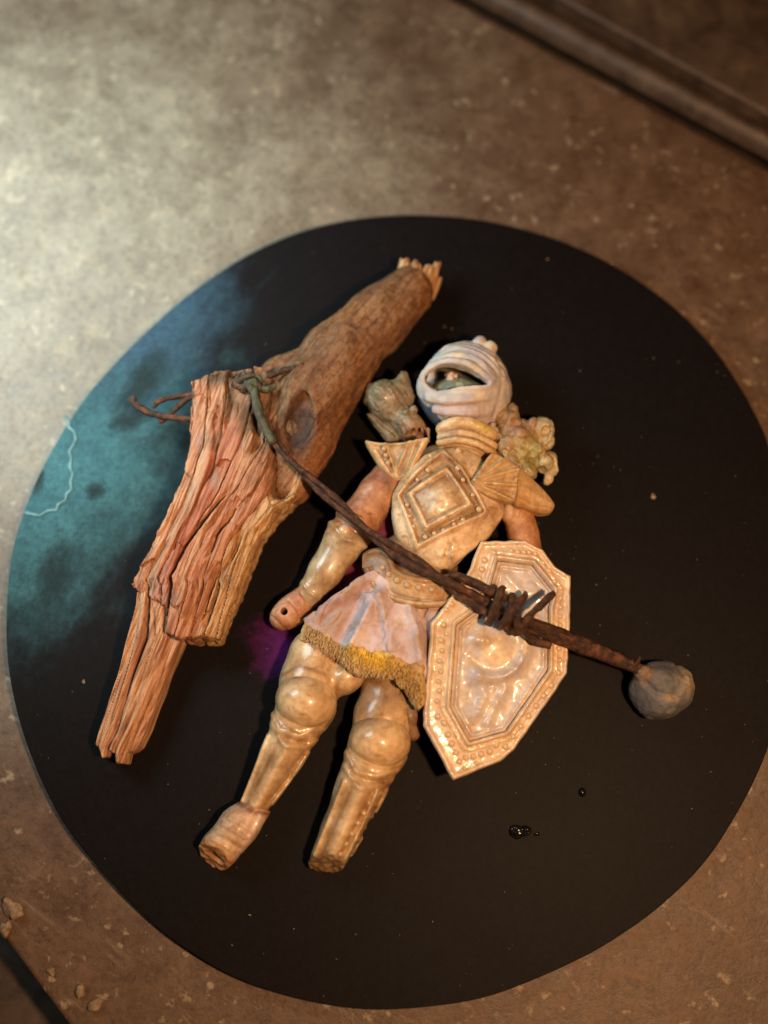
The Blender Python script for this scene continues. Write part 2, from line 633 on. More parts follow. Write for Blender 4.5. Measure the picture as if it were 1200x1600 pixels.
v = k.coords()
fine = k.noise(v, 0.25, 4, 0.7)
mid = k.noise(v, 0.02, 5, 0.6, 0.5)
c = (0.0062, 0.0046, 0.0048)
teal = k.mix(mid, (0.016, 0.060, 0.075), (0.066, 0.185, 0.205))
c = k.mix(spot(90, 740, 60, 330, 0.75, 1.15, math.radians(-30)), c, teal)
c = k.mix(spot(250, 520, 20, 190, 1.2, 0.6, math.radians(40)), c, (0.032, 0.070, 0.105))
for (px, py, r1, sx, sy, an) in ((222, 600, 62, 0.55, 1.3, -30), (150, 768, 20, 1.0, 0.9, 0), (86, 905, 52, 0.7, 1.5, -12), (205, 655, 40, 1.2, 0.5, 20), (60, 745, 26, 0.5, 1.3, 0)):
    c = k.mix(spot(px, py, r1 * 0.25, r1 * 1.15, sx, sy, math.radians(an)), c, (0.012, 0.026, 0.028))
c = k.mix(spot(452, 1005, 20, 85, 1.0, 0.8), c, (0.075, 0.008, 0.095))
c = k.mix(k.ramp(fine, [(0.5, 0.0), (0.75, 0.6)]), c, (0.011, 0.010, 0.013))
spk = k.noise(v, 0.12, 6, 0.8)
c = k.mix(k.ramp(spk, [(0.4, 0.55), (0.6, 0.0)]), c, (0.35, 0.35, 0.38), 'MULTIPLY')
k.base(c)
k.set(Roughness=0.55)
k.b.inputs['Specular IOR Level'].default_value = 0.07
b = k.bump(fine, 0.12, 1.0); k.link(b.outputs['Normal'], k.b.inputs['Normal'])
M['disc'] = k.m

k = Nodes('pale_crack_paint')
k.base(k.ramp(k.noise(k.coords(), 0.06, 4), [(0.35, (0.03, 0.09, 0.10)), (0.65, (0.12, 0.235, 0.25))])); k.set(Roughness=0.5)
M['pale'] = k.m

k = Nodes('mottled_table')
v = k.coords()
n1 = k.noise(v, 0.0045, 6, 0.6, 0.3)
n2 = k.noise(v, 0.022, 7, 0.72, 0.3)
n3 = k.noise(v, 0.048, 4, 0.55, 0.2)
n5 = k.noise(v, 0.011, 5, 0.7, 0.4)
grey = spot(120, 330, 150, 900)  # haze of light at upper left, painted as a paler zone
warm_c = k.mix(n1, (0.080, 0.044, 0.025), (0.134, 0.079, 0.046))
haze_c = k.mix(n1, (0.165, 0.134, 0.094), (0.235, 0.194, 0.140))
c = k.mix(grey, warm_c, haze_c)
c = k.mix(k.ramp(n5, [(0.40, 0.55), (0.56, 0.0)]), c, (0.70, 0.62, 0.54), 'MULTIPLY')
c = k.mix(k.ramp(n2, [(0.38, 0.65), (0.55, 0.0)]), c, (0.66, 0.58, 0.50), 'MULTIPLY')
c = k.mix(k.ramp(n2, [(0.56, 0.0), (0.70, 0.45)]), c, (1.7, 1.6, 1.45), 'MULTIPLY')
c = k.mix(k.ramp(n3, [(0.62, 0.0), (0.70, 0.55)]), c, (0.36, 0.29, 0.20))
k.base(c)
k.set(Roughness=k.ramp(n2, [(0.3, 0.42), (0.7, 0.66)]))
gr = k.noise(v, 0.11, 5, 0.75, 0.3)
c = k.mix(k.ramp(gr, [(0.36, 0.75), (0.52, 0.0)]), c, (0.50, 0.42, 0.36), 'MULTIPLY')
scr = k.noise(k.coords(scale=(1, 0.12, 1), rot=(0, 0, 0.95)), 0.06, 5, 0.7, 0.4)
c = k.mix(k.ramp(scr, [(0.60, 0.0), (0.74, 0.28)]), c, (0.34, 0.27, 0.19))
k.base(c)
b = k.bump(n2, 0.4, 5.0); b2 = k.bump(gr, 0.45, 2.0)
k.link(b.outputs['Normal'], b2.inputs['Normal']); k.link(b2.outputs['Normal'], k.b.inputs['Normal'])
M['table'] = k.m

k = Nodes('dark_worn_edge')
v = k.coords()
n1 = k.noise(v, 0.02, 6, 0.65, 0.5)
k.base(k.ramp(n1, [(0.35, (0.036, 0.021, 0.013)), (0.6, (0.080, 0.050, 0.032)), (0.78, (0.14, 0.095, 0.062))]))
k.set(Roughness=0.5)
b = k.bump(n1, 0.5, 5.0); k.link(b.outputs['Normal'], k.b.inputs['Normal'])
M['edge'] = k.m

k = Nodes('pale_crumb')
k.base(k.ramp(k.noise(k.coords(), 0.12, 3), [(0.3, (0.12, 0.075, 0.04)), (0.7, (0.30, 0.20, 0.115))])); k.set(Roughness=0.7)
M['crumb'] = k.m

# ------------------------------------------------------------------ the setting: table with a moulded edge
TZ = -26.0                       # table height below the disc face


def prism(name, pts, z0, z1, mat, parent=None, bevel=0.0, zref=None, plan_pts=None):
    """polygon in photo plan extruded between two heights (units)"""
    zr = z1 if zref is None else zref
    p = [at(x, y, zr) for x, y in pts] if plan_pts is None else plan_pts
    n = len(p)
    vs = [(a.x, a.y, z0 * S) for a in p] + [(a.x, a.y, z1 * S) for a in p]
    area = sum(p[i].x * p[(i + 1) % n].y - p[(i + 1) % n].x * p[i].y for i in range(n))
    order = list(range(n)) if area > 0 else list(range(n))[::-1]
    fs = [[n + i for i in order], [i for i in order[::-1]]]
    for a, b in zip(order, order[1:] + order[:1]):
        fs.append((a, b, n + b, n + a))
    o = mesh_obj(name, vs, fs, mat, parent, smooth=False)
    if bevel:
        md = o.modifiers.new('bevel', 'BEVEL'); md.width = bevel * S; md.segments = 3; md.limit_method = 'ANGLE'
    return o


# main slab: bounded by the groove at upper right and the worn edge at lower left
g1 = [(-1500, -1200), (709 - 1470, 0 - 800), (709, 0), (1194, 262), (2934, 1205), (2940, 3000), (1160, 3000), (110, 1606), (0, 1458), (-1500, -560)]
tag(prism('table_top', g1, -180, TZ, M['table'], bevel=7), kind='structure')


def strip(name, a, b, width, z, height, mat, bulge):
    """rounded moulding running from a to b (photo points)"""
    A, B = at(*a, z), at(*b, z)
    t = (B - A).normalized(); s = Vector((-t.y, t.x, 0))
    vs, fs = [], []
    K, L = 14, 40
    for i in range(L + 1):
        c = A + (B - A) * (i / L)
        for j in range(K + 1):
            u = j / K
            prof = math.sin(math.pi * u) ** 0.45 * bulge
            q = c + s * (u * width * S)
            wob = 0.6 * float(vnoise(i * 0.9, j * 0.4, 0, 11))
            vs.append((q.x, q.y, (z + prof + wob) * S))
    for i in range(L):
        for j in range(K):
            fs.append((i * (K + 1) + j, (i + 1) * (K + 1) + j, (i + 1) * (K + 1) + j + 1, i * (K + 1) + j + 1))
    o = mesh_obj(name, vs, fs, mat)
    return o


mould = strip('table_moulding', (-60, -429), (1700, 519), 47, TZ - 34, 0, M['edge'], 30)
tag(mould, kind='structure')
outer = prism('table_border', [(878 - 1100, -2 - 606), (878, -2), (1213, 184), (2913, 1128), (2900, -1600), (-200, -1600)], -180, TZ - 4, M['edge'], bevel=8)
tag(outer, kind='structure')
under = prism('floor', [(-4000, -4000), (5200, -4000), (5200, 5600), (-4000, 5600)], -300, -181, M['edge'], zref=-181)
tag(under, kind='structure')

# ------------------------------------------------------------------ the disc
disc_outline = [(630, 336), (565, 341), (500, 353), (445, 371), (395, 394), (345, 424), (300, 456), (250, 498), (200, 546), (160, 589), (128, 628), (98, 674), (72, 720),
                (50, 766), (33, 812), (20, 858), (13, 905), (10, 955), (10, 1005), (14, 1050), (22, 1094), (34, 1140), (50, 1185), (70, 1232), (94, 1278), (122, 1318),
                (152, 1354), (186, 1393), (224, 1430), (262, 1463), (302, 1491), (345, 1517), (390, 1538), (436, 1553), (482, 1565), (532, 1574), (585, 1578), (640, 1576),
                (690, 1571), (735, 1564), (780, 1552), (832, 1532), (882, 1510), (930, 1486), (972, 1460), (1012, 1432), (1050, 1400), (1085, 1366), (1116, 1328), (1144, 1284),
                (1172, 1234), (1199, 1172), (1214, 1112), (1223, 1050), (1228, 990), (1229, 930), (1226, 868), (1220, 806), (1212, 745), (1199, 688), (1176, 638),
                (1150, 593), (1122, 552), (1090, 515), (1056, 482), (1020, 454), (982, 428), (940, 404), (896, 384), (850, 367), (795, 352), (742, 342), (688, 337)]
ring = smooth_pts(disc_outline, 3, closed=True)
disc = prism('painted_disc', ring, TZ + 0.5, -0.2, M['disc'], bevel=1.6, zref=0)
tag(disc, 'large round black painted board with teal and purple blooms lying on table', 'board')

# pale forked crack line in the teal paint: raised thread of paint
for pts in ([(102, 650), (108, 660), (107, 667), (116, 674), (119, 686), (114, 696), (108, 705), (112, 716), (109, 728), (114, 741), (110, 754), (112, 764), (104, 772), (102, 782), (91, 788), (88, 797), (74, 798), (62, 806), (40, 801)],):
    tube('paint_streak', [(x, y, 0.4, (2.6, 1.6, 2.9, 2.0)[i % 4]) for i, (x, y) in enumerate(pts)], M['pale'], disc, ring=6, smooth_n=1, flat=0.35)

# ------------------------------------------------------------------ weathered wood
wood = empty('driftwood_branch', at(400, 760), 'forked reddish brown weathered branch with split lower end on the disc', 'branch')


def wood_edges(y):
    L = np.interp(y, [560, 600, 640, 690, 745, 800, 850, 905, 918, 935, 1000, 1030], [330, 302, 303, 298, 287, 266, 240, 208, 214, 214, 200, 195])
    Rr = np.interp(y, [560, 600, 700, 728, 770, 800, 840, 891, 965, 998, 1030], [470, 505, 505, 490, 470, 440, 405, 382, 352, 342, 338])
    return L, Rr


def across(x, y):
    L, R_ = wood_edges(y)
    return (x - L) / np.maximum(R_ - L, 10)


# split slab
slab_poly = [(302, 604), (330, 592), (372, 586), (410, 585), (440, 600), (470, 640), (485, 690), (480, 745), (470, 764), (452, 784), (430, 806), (405, 838), (394, 868), (382, 893),
             (368, 930), (352, 966), (342, 997), (300, 998), (278, 997), (258, 985), (262, 950), (244, 940), (215, 922), (206, 911), (232, 862), (262, 800), (288, 745), (299, 690), (300, 650)]
X, Y, Z, info = grid(190, 500, 575, 1010, 0, 118, 1.45)
P2 = poly(X, Y, slab_poly)
U = across(X, Y)
warp = 0.7 * vnoise(X * 0.025, Y * 0.010, 0, 5)
qq = U * 7.5 + 0.8 * vnoise(X * 0.012, Y * 0.005, 0, 8) + 0.10 * vnoise(X * 0.05, Y * 0.03, 0, 9)
qi = np.floor(qq); qf = qq - qi
def _terr(i_):
    seg = np.floor(Y / 130.0 + _hash(i_.astype(np.int64), i_.astype(np.int64) * 0, i_.astype(np.int64) * 0, 5) * 3 + 0.10 * vnoise(X * 0.12, i_ * 3.7, 0, 12))
    return 11.0 * _hash(i_.astype(np.int64), seg.astype(np.int64), i_.astype(np.int64) * 0, 9)
tr = np.clip((qf - 0.94) / 0.06, 0, 1)
fib = _terr(qi) * (1 - tr) + _terr(qi + 1) * tr - 5 + vnoise(U * 9, Y * 0.006, 0, 23) * 3 + vnoise(U * 30 + warp, Y * 0.02, 0, 22) * 1.0
fib = fib - 7 * np.exp(-((qf - 0.96) / 0.05) ** 2)
for (fu, fy, sd, dep, wd) in ((17, 0.007, 21, 5.0, 0.075), (28, 0.011, 24, 2.2, 0.09)):
    nn = vnoise(U * fu + warp, Y * fy, 0, sd)
    fib = fib - dep * np.exp(-(nn / wd) ** 2) * np.clip(0.35 + 1.4 * vnoise(U * 6, Y * 0.02, 0, sd + 50), 0, 1)
steps = 3.8 * np.clip((vnoise(U * 11, Y * 0.016, 0, 31) - 0.1) / 0.22, 0, 1)
H = 74 + 22 * np.sin(np.clip((U + 0.15) / 1.25, 0, 1) * math.pi) + fib + steps - 8 * np.clip((Y - 880) / 100, 0, 1)
strip_split = np.interp(Y, [720, 790, 860, 930, 990], [0.55, 0.42, 0.36, 0.36, 0.38])
H = H - np.clip((strip_split + 0.02 - U) / 0.04, 0, 1) * np.interp(Y, [700, 800, 900, 1000], [0, 7, 14, 20])
H = H - 24 * np.exp(-((U - strip_split) / 0.022) ** 2) * np.clip((Y - 755) / 70, 0, 1)
for (uu, ya, yb, dd, ww) in ((0.62, 800, 880, 12, 0.022), (0.74, 880, 975, 14, 0.022), (0.84, 830, 985, 10, 0.024), (0.52, 650, 720, 10, 0.02), (0.2, 640, 760, 8, 0.02), (0.30, 600, 680, 9, 0.015), (0.13, 840, 930, 9, 0.02)):
    H = H - dd * np.exp(-((U + 0.03 * vnoise(Y * 0.03, uu * 50, 0, 3) - uu) / ww) ** 2) * np.clip(np.minimum(Y - ya, yb - Y) / 15, 0, 1)
H = H - 30 * np.exp(-(line(X, Y, [(446, 700), (444, 735), (438, 768)]) / 12) ** 2) * 1.6      # dark cleft beside the wire
edgew = P2 + 3.2 * vnoise(U * 18, Y * 0.03, Z * 0.05, 41) + 2.0 * vnoise(X * 0.12, Y * 0.12, Z * 0.12, 42)
f = smax(edgew, Z - H, 5.0)
f = np.maximum(f, (12 - 14 * np.clip((Y - 760) / 100, -1, 1)) - Z)


def wood_col(x, y, z):
    u = across(x, y)
    g = vnoise(u * 15, y * 0.010, z * 0.03, 51)
    c = lerp3((0.48, 0.225, 0.125), (0.60, 0.345, 0.19), g * 0.7 + 0.5)
    c = lerp3(c, np.tile((0.56, 0.375, 0.165), (len(x), 1)), np.clip((u - 0.72) / 0.2, 0, 0.75))
    red = np.exp(-((u - 0.28) / 0.10) ** 2) * np.clip((y - 640) / 60, 0, 1)
    c = c * (1 - red[:, None] * 0.55) + np.array((0.46, 0.155, 0.105)) * red[:, None] * 0.55
    mo = np.clip(fbm(x * 0.03, y * 0.03, 0, 3, 61) * 1.3 - np.clip((np.hypot(x - 415, y - 680) - 30) / 70, 0, 1.4) + 0.75, 0, 1)
    c = lerp3(c, np.tile((0.10, 0.075, 0.038), (len(x), 1)), mo * 0.85)
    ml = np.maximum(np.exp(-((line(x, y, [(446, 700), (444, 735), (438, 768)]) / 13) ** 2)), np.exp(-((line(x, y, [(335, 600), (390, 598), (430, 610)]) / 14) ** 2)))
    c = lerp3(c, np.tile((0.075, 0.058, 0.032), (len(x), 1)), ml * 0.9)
    gv = np.clip(fbm(x * 0.05, y * 0.02, 0, 2, 63) * 1.6 - 0.45, 0, 0.6)
    return lerp3(c, np.tile((0.33, 0.27, 0.235), (len(x), 1)), gv) * np.array((0.98, 0.93, 0.96))


sdf_obj('split_slab', f, info, M['split_wood'], wood, 70, color=wood_col, relax=1, disp=lambda x, y, z: 0.8 * fbm(x * 0.2, y * 0.2, z * 0.2, 2, 45))

# barked upper limb
X, Y, Z, info = grid(395, 715, 395, 800, 0, 128, 2.0)
d = chain(X, Y, Z, [(640, 452, 44, 38), (588, 500, 50, 47), (528, 562, 56, 55), (492, 620, 58, 60), (470, 690, 52, 50), (455, 752, 44, 34)], 14)
d = smin(d, ell(X, Y, Z, (440, 574, 58), (38, 16, 24), -25), 16)
d = d - 3.0 * fbm(X * 0.02, Y * 0.02, Z * 0.02, 2, 71)
d = smax(d, -(ell(X, Y, Z, (470, 678, 114), (24, 42, 18), 12) + 8 * fbm(X * 0.045, Y * 0.03, 0, 3, 72)), 5)      # dark knot scar
d = d - ridge(X, Y, [(492, 640), (500, 690), (480, 735)], 8, 3) - ridge(X, Y, [(470, 590), (455, 640), (440, 680)], 9, 5)
cut = ((X - 672) * 0.60 + (Y - 432) * -0.80)
d = np.maximum(d, ((X - 640) * 0.66 - (Y - 440) * 0.75) - 22 + 5 * vnoise(X * 0.08, Y * 0.08, Z * 0.08, 73))


def bark_col(x, y, z):
    g = fbm(x * 0.02, y * 0.02, z * 0.03, 3, 81)
    c = lerp3((0.30, 0.155, 0.075), (0.40, 0.235, 0.115), g + 0.5)
    o = np.clip(fbm(x * 0.035, y * 0.02, 0, 3, 83) * 1.8 - 0.35, 0, 1)
    c = lerp3(c, np.tile((0.46, 0.22, 0.075), (len(x), 1)), o * 0.8)
    low = np.clip((y - 640) / 110, 0, 1)
    c = lerp3(c, np.tile((0.50, 0.26, 0.12), (len(x), 1)), low * 0.8)
    sc = np.clip(1.25 - np.hypot((x - 470) / 26, (y - 682) / 44), 0, 1)
    return lerp3(c, np.tile((0.10, 0.055, 0.04), (len(x), 1)), sc * 1.6) * np.array((0.62, 0.55, 0.52))


sdf_obj('bark_limb', d, info, M['bark'], wood, 55, disp=lambda x, y, z: 2.4 * fbm(x * 0.05, y * 0.05, z * 0.05, 3, 77) + 1.0 * fbm(x * 0.16, y * 0.16, z * 0.16, 2, 79), color=bark_col, relax=1)

# broken tip: splinters
for i, (a, b, r) in enumerate((((632, 440, 52), (634, 405, 50), 13), ((646, 436, 58), (650, 412, 54), 12), ((660, 444, 56), (672, 418, 50), 12), ((668, 450, 46), (685, 408, 44), 7), ((655, 440, 40), (664, 414, 36), 12), ((672, 456, 40), (686, 430, 38), 9))):
    X, Y, Z, info = grid(min(a[0], b[0]) - 20, max(a[0], b[0]) + 20, min(a[1], b[1]) - 16, max(a[1], b[1]) + 20, 14, 84, 1.6)
    d = cone(X, Y, Z, a, b, r, r * 0.55) + 2.5 * vnoise((X * 0.8 + Y * 0.45) * 0.22, Z * 0.2, i * 7.0, 91)
    d = np.maximum(d, (b[1] - 1) - Y + 5 * vnoise(X * 0.2, Z * 0.2, i, 93))
    sdf_obj('splinter', d, info, M['split_wood'], wood, 50, color=lambda x, y, z: lerp3((0.50, 0.27, 0.13), (0.62, 0.40, 0.20), vnoise(x * 0.1, y * 0.05, z * 0.1, 5) + 0.5))

# long thin splinter strip under the split end
sp_poly = [(214, 925), (262, 925), (285, 985), (282, 1000), (262, 1050), (243, 1100), (228, 1138), (214, 1166), (206, 1173), (196, 1176), (192, 1193), (180, 1193), (178, 1178), (172, 1172), (168, 1183), (158, 1185), (154, 1170), (146, 1163), (150, 1148), (170, 1090), (190, 1030), (200, 995), (213, 945)]
X, Y, Z, info = grid(136, 296, 915, 1204, 0, 78, 1.6)
Us = (X - np.interp(Y, [925, 995, 1090, 1170], [214, 200, 170, 146])) / np.interp(Y, [925, 1000, 1100, 1180], [60, 84, 74, 52])
H = 58 - 0.06 * (Y - 925) + 7 * np.sin(np.clip(Us, 0, 1) * math.pi) + 3.0 * vnoise(Us * 8, Y * 0.010, 0, 101) - 6 * np.exp(-(vnoise(Us * 12, Y * 0.008, 0, 102) / 0.09) ** 2) - 3 * np.exp(-(vnoise(Us * 13, Y * 0.012, 0, 104) / 0.12) ** 2)
H = H - 13 * np.exp(-((Us - 0.36 - 0.05 * vnoise(Y * 0.02, 3, 0, 4)) / 0.06) ** 2) - 9 * np.exp(-((Us - 0.62) / 0.04) ** 2) * np.clip((Y - 1060) / 40, 0, 1)
H = H + 5 * np.clip((Us - 0.36) / 0.06, 0, 1) * np.clip((0.84 - Us) / 0.08, 0, 1)
f = smax(poly(X, Y, sp_poly) + 1.5 * vnoise(X * 0.05, Y * 0.02, Z * 0.08, 103), Z - H, 4)


def sp_col(x, y, z):
    us = (x - np.interp(y, [925, 995, 1090, 1170], [214, 200, 170, 146])) / 75
    c = lerp3((0.50, 0.27, 0.16), (0.62, 0.40, 0.24), vnoise(us * 12, y * 0.012, z * 0.03, 55) * 0.6 + 0.5)
    return lerp3(c, np.tile((0.40, 0.22, 0.16), (len(x), 1)), np.exp(-((us - 0.33) / 0.08) ** 2) * 0.6) * np.array((1.02, 0.97, 0.95))


sdf_obj('split_strip', f, info, M['split_wood'], wood, 50, color=sp_col, relax=1)
tube('splinter', [(243, 1092, 30, 1.2), (238, 1110, 28, 1.8), (232, 1128, 26, 0.8)], M['split_wood'], wood, ring=5)
# short broken twig lying in the fork
tube('twig', [(418, 588, 100, 5), (440, 580, 106, 4.5), (460, 574, 112, 3.5), (474, 568, 116, 2.0)], M['rust'], wood, ring=8, rough=0.3)
tube('twig', [(382, 606, 92, 7), (396, 602, 98, 8), (412, 608, 104, 7), (430, 603, 104, 5)], M['moss'], wood, ring=8, rough=0.4, seed=3)

# ------------------------------------------------------------------ the figurine
fig = empty('warrior_figurine', at(640, 930), 'glazed cream warrior figurine with hood and beast shoulders lying on its back', 'figurine')

IV = np.array((0.76, 0.61, 0.42)); TAN = np.array((0.50, 0.335, 0.175)); BRN = np.array((0.30, 0.165, 0.075)); LAV = np.array((0.53, 0.46, 0.45))


def mixc(n, *layers):
    """base colour then (colour, weight) layers"""
    c = np.tile(layers[0], (n, 1)).astype(float)
    for col, w in layers[1:]:
        w = np.clip(w, 0, 1)[:, None]
        c = c * (1 - w) + np.asarray(col) * w
    return c


def wash(f_, lines, w=3.5, amt=0.7, col=None):
    """brown antiquing paint brushed along given lines"""
    col = np.array((0.25, 0.13, 0.055)) if col is None else col

    def g_(x, y, z):
        c = f_(x, y, z)
        k_ = np.zeros(len(x))
        for pts in lines:
            k_ = np.maximum(k_, np.exp(-(line(x, y, pts) / w) ** 2))
        k_ = (k_ * amt * np.clip(0.75 + 0.6 * vnoise(x * 0.05, y * 0.05, z * 0.05, 201), 0, 1))[:, None]
        return c * (1 - k_) + col * k_
    return g_


def blot(x, y, z, s, seed, lo=0.0, hi=0.6):
    return np.clip((fbm(x * s, y * s, z * s, 3, seed) - lo) / (hi - lo), 0, 1)


# abdomen and back plate
X, Y, Z, info = grid(580, 800, 690, 970, 0, 100, 2.2)
d = ell(X, Y, Z, (652, 885, 42), (64, 58, 44), 15)
d = smin(d, ell(X, Y, Z, (700, 775, 40), (84, 84, 42), 15), 20)
d = smin(d, ell(X, Y, Z, (640, 935, 40), (66, 44, 44), 12), 20)
sdf_obj('abdomen', d, info, M['satin'], fig, 45, color=lambda x, y, z: mixc(len(x), (0.27, 0.155, 0.075), (BRN * 0.6, blot(x, y, z, 0.03, 5))))

# dark magenta cape spread under the body
cp = smooth_pts([(620, 800), (575, 845), (535, 885), (500, 925), (484, 960), (492, 990), (520, 1000), (560, 1000), (640, 960), (660, 880)], 3, closed=True)
X, Y, Z, info = grid(410, 672, 790, 1052, 0, 44, 1.8)
H = 6 + 24 * np.clip((X - 440) / 150, 0, 1) + 4 * vnoise(X * 0.03, Y * 0.03, 0, 6) + 3 * np.sin((X + Y) * 0.06)
f = smax(smax(poly(X, Y, cp) + 3 * vnoise(X * 0.06, Y * 0.06, 0, 4), Z - H, 3), (H - 9) - Z, 3)
sdf_obj('cape', f, info, M['cloth'], fig, 20, color=lambda x, y, z: mixc(len(x), (0.16, 0.012, 0.075), ((0.055, 0.008, 0.075), np.clip((520 - x) / 70, 0, 1)), ((0.01, 0.004, 0.012), np.clip((455 - x) / 35, 0, 0.9))))

# breastplate with diamond panel
plate_poly = smooth_pts([(690, 700), (655, 715), (628, 742), (613, 772), (614, 810), (622, 838), (640, 856), (660, 872), (680, 884), (697, 886), (716, 876), (735, 860), (758, 842), (780, 815), (790, 795), (786, 770), (768, 740), (755, 712), (730, 700)], 4, closed=True)
inner = [(697, 738), (733, 793), (666, 828), (640, 773)]
outer_d = [(692, 706), (720, 735), (760, 801), (752, 810), (651, 856), (621, 772), (650, 738)]
X, Y, Z, info = grid(596, 806, 686, 902, 30, 142, 1.5)
P2 = poly(X, Y, plate_poly)
dn = poly(X, Y, inner)
do = poly(X, Y, outer_d)
H = 118 - ((X - 700) ** 2) / 210.0 - ((Y - 790) ** 2) / 300.0 * np.where(Y > 790, 1.0, 0.75)
H = H + 6.5 * np.exp(-(np.abs(dn) / 3.8) ** 2) + 6.0 * np.exp(-((do + 1) / 3.8) ** 2)
H = H + np.where(dn < 0, 3 * np.clip(-dn / 28, 0, 1) - 2, 0)
H = H - 5.0 * np.exp(-((dn - 10) / 7) ** 2)
H = H + bump(X, Y, (690, 782), 14, 3) + bump(X, Y, (680, 802), 9, 2.4) + bump(X, Y, (712, 792), 8, 1.6) + bump(X, Y, (676, 770), 9, 1.4)
H = H + ridge(X, Y, [(668, 708), (660, 716), (664, 724), (674, 722)], 3, 3)
H = H + bump(X, Y, (706, 870), 8, 5) + bump(X, Y, (690, 868), 5, 5) - ridge(X, Y, [(698, 862), (698, 884)], 3, 4)
H = H + ridge(X, Y, [(770, 775), (786, 795)], 4, 3)
f = smax(P2 + 1.2 * vnoise(X * 0.06, Y * 0.06, Z * 0.06, 7), Z - H, 9)
f = np.maximum(f, (H - 26) - Z)


def plate_col(x, y, z):
    dn = poly(x, y, inner); do = poly(x, y, outer_d)
    c = mixc(len(x), IV * np.array((1, 0.94, 0.86)), (LAV, blot(x, y, z, 0.02, 11, 0.0, 0.5) * 0.8), (TAN, blot(x, y, z, 0.03, 12, -0.1, 0.5)),
             (TAN * 0.66, np.where((dn > 4) & (do < -4), 0.8, 0)), ((0.36, 0.205, 0.065), np.where(dn < -3, 0.85, 0)), (IV, bump(x, y, (690, 782), 16, 1) + bump(x, y, (680, 802), 10, 0.8)), (IV * 1.08, np.exp(-(dn / 4.0) ** 2) * 0.9), (IV * 1.08, np.exp(-((do + 1) / 4.0) ** 2) * 0.9), (IV * 1.05, np.where(do > 5, np.clip((y - 770) / 50, 0, 0.6), 0)),
             (TAN * 0.9, np.clip((740 - y) / 40, 0, 0.8)))
    return c


inner2 = [(698, 747), (726, 791), (668, 820), (647, 776)]          # paint lines beside the raised frames
outer2 = [(692, 714), (716, 738), (752, 799), (654, 846), (629, 772), (654, 744)]
plate = sdf_obj('breastplate', f, info, M['plate'], fig, 95, color=wash(plate_col, [inner2 + inner2[:1], outer2 + outer2[:1]], 3.0, 0.85), disp=lambda x, y, z: 0.5 * fbm(x * 0.12, y * 0.12, z * 0.12, 2, 8))


def plate_h(px, py):
    return 118 - (px - 700) ** 2 / 210.0 - (py - 790) ** 2 / 300.0 * (1.0 if py > 790 else 0.75)


for px, py, r in ((716, 706, 5.2), (668, 738, 4.2), (672, 714, 4), (714, 736, 4.5), (652, 752, 3.5), (722, 755, 3.6), (747, 799, 5), (737, 778, 3.5), (636, 790, 3.4), (640, 808, 3.2), (646, 824, 3.5), (664, 841, 4.2), (678, 837, 4.2), (692, 833, 4), (708, 824, 3.6), (722, 817, 4)):
    stud('stud', px, py, plate_h(px, py) + 0.5, r, M['glaze'], plate, 0.9, 95)

# collar: stacked curved bands
X, Y, Z, info = grid(676, 800, 650, 722, 20, 120, 1.5)
d = ell(X, Y, Z, (732, 690, 58), (50, 28, 40), 14)
for pts, r in (([(690, 670, 84), (712, 664, 94), (740, 668, 96), (768, 680, 86)], 9.5), ([(688, 683, 86), (712, 681, 98), (742, 687, 100), (772, 698, 88)], 6.0), ([(686, 693, 88), (712, 692, 101), (744, 699, 102), (770, 709, 90)], 5.5)):
    d = smin(d, chain(X, Y, Z, [(*p, r) for p in smooth_pts(pts, 4)], 3), 3)
d = d - bump(X, Y, (712, 662), 6, 2) - bump(X, Y, (735, 664), 6, 2) - bump(X, Y, (755, 672), 6, 2)
sdf_obj('collar', d, info, M['satin'], fig, 85, color=wash(lambda x, y, z: mixc(len(x), IV * np.array((0.95, 0.85, 0.68)), (TAN, blot(x, y, z, 0.05, 13, -0.1, 0.5)), ((0.55, 0.40, 0.10), np.exp(-(((x - 757) / 16) ** 2 + ((y - 672) / 14) ** 2)))), [[(688, 676), (712, 674), (742, 679), (772, 690)], [(686, 688), (712, 687), (744, 693), (772, 704)], [(684, 700), (712, 699), (744, 706), (770, 716)]], 2.6, 0.8))

# hood
op = smooth_pts([(663, 598), (674, 589), (690, 584), (708, 585), (726, 590), (744, 600), (760, 611), (748, 615), (730, 617), (712, 618), (692, 620), (676, 617), (666, 609)], 4, closed=True)
X, Y, Z, info = grid(640, 815, 515, 680, 0, 150, 1.5)
d = ell(X, Y, Z, (730, 597, 60), (68, 66, 62), 12)
d = smin(d, ell(X, Y, Z, (772, 606, 50), (31, 46, 46), 0), 4)
d = smin(d, ell(X, Y, Z, (728, 642, 58), (48, 26, 42), 8), 8)
d = smin(d, ell(X, Y, Z, (680, 602, 74), (28, 30, 34), 20), 10)
do = poly(X, Y, op)
upper = np.clip((622 - Y + 0.25 * (X - 700)) / 14, 0, 1)
fold = np.sin(do * 0.36 + 3.2 * vnoise(X * 0.022, Y * 0.022, 0, 3)) * 0.9 * np.clip(0.4 + vnoise(X * 0.02, Y * 0.02, 0, 9), 0, 1) * upper * np.clip((do - 7) / 5, 0, 1) * np.clip((70 - do) / 30, 0, 1)
d = d - fold - 3.6 * np.exp(-((do - 5) / 5.0) ** 2)
for pts, r in (([(670, 626, 96), (690, 633, 106), (716, 634, 112), (742, 630, 108), (766, 620, 96)], 8), ([(680, 642, 88), (704, 648, 100), (732, 649, 102), (764, 642, 90)], 7.5)):
    d = smin(d, chain(X, Y, Z, [(*p, r) for p in smooth_pts(pts, 4)], 3), 5)
d = smin(d, ell(X, Y, Z, (750, 534, 74), (11, 10, 15), 0), 2)
d = smin(d, ell(X, Y, Z, (766, 542, 76), (12, 10, 15), 0), 2)
